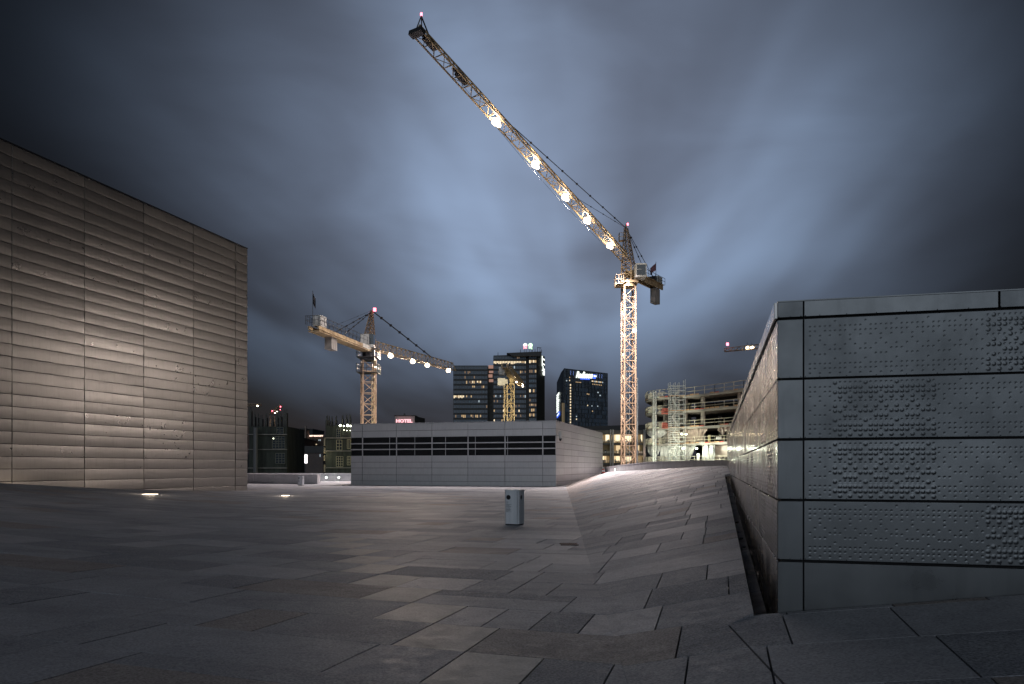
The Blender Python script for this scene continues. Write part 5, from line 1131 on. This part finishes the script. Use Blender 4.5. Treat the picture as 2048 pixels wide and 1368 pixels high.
# notice board, working figures of kit
p = P(1431.5, 873.5, 159.5); m_ = MB(); m_.box(p.x, p.x+11*159.5/F, 159.3, 159.4, p.z-5.5*159.5/F, p.z); m_.build('notice_board', WHITE, site, origin=p)
p = P(1417, 870, 162.5); m_ = MB(); m_.box(p.x, p.x+.42, 162.5, 162.9, p.z-1.4, p.z); m_.build('door_panel', mat('yellow_panel', (.55, .50, .25), .6), site, origin=p)
p = P(1394, 907, 163); m_ = MB(); m_.box(p.x, p.x+.55, 163, 163.4, p.z-1.9, p.z); m_.build('door_panel', WHITE, site, origin=p)
m_ = MB(); rnd = random.Random(3)
for k_ in range(14): q = P(rnd.uniform(1436, 1462), 922, 159+rnd.uniform(0, 2)); m_.box(q.x, q.x+rnd.uniform(.3, 1.4), q.y, q.y+.6, q.z-1, q.z+rnd.uniform(.2, .9))
m_.build('stacked_material', DARK, site, kind='stuff')
# scaffold stair tower
sct = thing('scaffold_stair_tower', 'pale scaffold stair tower climbing the front of the unfinished building', 'scaffold', PX(1352, 168, -9))
x0_, x1_ = PX(1337, 168, 0).x, PX(1367, 168, 0).x; zb0 = lz[4]-1.5; ztp = P(0, 766, 168).z
m_ = MB(); xm = PX(1355, 168, 0).x
for X in (x0_, x0_+1.1, xm, x1_):
    for Yy in (166.4, 168.2): m_.bar((X, Yy, zb0), (X, Yy, ztp if X != x1_ else ztp+.6), .045)
m_.build('standard', GALV, sct, origin=(x0_, 166.4, zb0))
m_ = MB(); z = zb0; k_ = 0
while z < ztp-.3:
    for Yy in (166.4, 168.2): m_.bar((x0_, Yy, z), (xm if k_ % 2 else x1_, Yy, z), .045)
    m_.bar((x0_, 166.4, z), (x0_, 168.2, z), .04); m_.bar((xm, 166.4, z), (xm, 168.2, z), .04); z += .5; k_ += 1
m_.build('ledger', GALV, sct, origin=(x0_, 166.4, zb0))
z = zb0; k_ = 0
while z < ztp-2:
    m_ = MB(); a = Vector((x0_+.6, 166.8, z)); b = Vector((xm-.1, 166.8, z+1.9))
    if k_ % 2: a.x, b.x = b.x, a.x
    for dy_ in (0, .6): m_.bar(a+Vector((0, dy_, 0)), b+Vector((0, dy_, 0)), .07)
    for s_ in range(8): q_ = a.lerp(b, (s_+.5)/8); m_.box(q_.x-.12, q_.x+.12, q_.y, q_.y+.6, q_.z, q_.z+.04)
    m_.build('stair_flight', GALV, sct, origin=a); z += 1.9; k_ += 1
m_ = MB()
for zz in (lz[0], lz[1], lz[2], lz[3]): m_.box(x0_, x1_, 166.5, 168.4, zz-.08, zz-.02)
m_.build('deck', WOOD, sct, origin=(x0_, 166.4, zb0))
hst = thing('material_hoist', 'narrow dark lattice hoist mast at the left end of the unfinished building', 'hoist', PX(1309, 169, -9)); m_ = MB(); hx = PX(1309, 169, 0).x
truss_box(m_, (hx, 169, zb0), (hx, 169, P(0, 781, 169).z), .6, 22, .05, (1, 0, 0), .03); m_.build('mast', GALV, hst, origin=(hx, 169, zb0))
m_ = MB(); hq = P(1325, 828, 169); m_.box(hq.x, hq.x+1.3, 168.2, 169.2, hq.z, hq.z+.1); rail(m_, hq, hq+Vector((1.3, 0, 0)), 1.2, 6, .05); rail(m_, hq+Vector((0, 1, 0)), hq+Vector((1.3, 1, 0)), 1.2, 6, .05); m_.build('platform', RED_P, hst, origin=hq)
m_ = MB(); hq = P(1324, 857, 169); m_.box(hq.x, hq.x+1.2, 168.2, 169.2, hq.z, hq.z+.1); rail(m_, hq, hq+Vector((1.2, 0, 0)), 1.2, 6, .05); m_.build('platform', RED_P, hst, origin=hq)
# lights of the site
for x, y, Yy, pw_, col, s_ in ((1363.5, 868.5, 166, 120, (1, .85, .55), .22), (1372, 868.5, 166, 120, (1, .85, .55), .22), (1393, 897, 164, 900, (.95, 1, .78), .26), (1422.5, 899, 160, 1100, (.95, 1, .78), .30), (1366, 897, 166, 400, (.9, 1, .75), .25), (1318, 893, 170, 0, (.9, 1, .8), .0)):
    if pw_:
        p = P(x, y, Yy-1.2); m_ = MB(); m_.cyl(p+Vector((0, 0, -.12)), p+Vector((0, 0, .12)), s_, 10); m_.build('work_lamp', E_WORK, site, origin=p); lamp('work_light', 'POINT', p+Vector((0, -.5, 0)), pw_, col, site, .2)
lamp('work_light', 'SPOT', P(1300, 925, 150), 27000, (1, 1, .76), site, .5, P(1322, 840, 172), 60, .8)
lamp('work_light', 'SPOT', P(1440, 960, 120), 15000, (1, .72, .5), site, .5, P(1425, 820, 163), 55, .8)
lamp('work_light', 'POINT', P(1310, 920, 165), 250, (.85, 1, .8), site, .3)
lamp('work_light', 'SPOT', P(1275, 925, 108), 1300, (1, .95, .85), k1, .4, (X1, 112, 14), 60, .8)
lamp('work_light', 'SPOT', P(740, 925, 96), 2600, (1, .84, .66), k2, .4, (X2, Y2, 9), 60, .8)
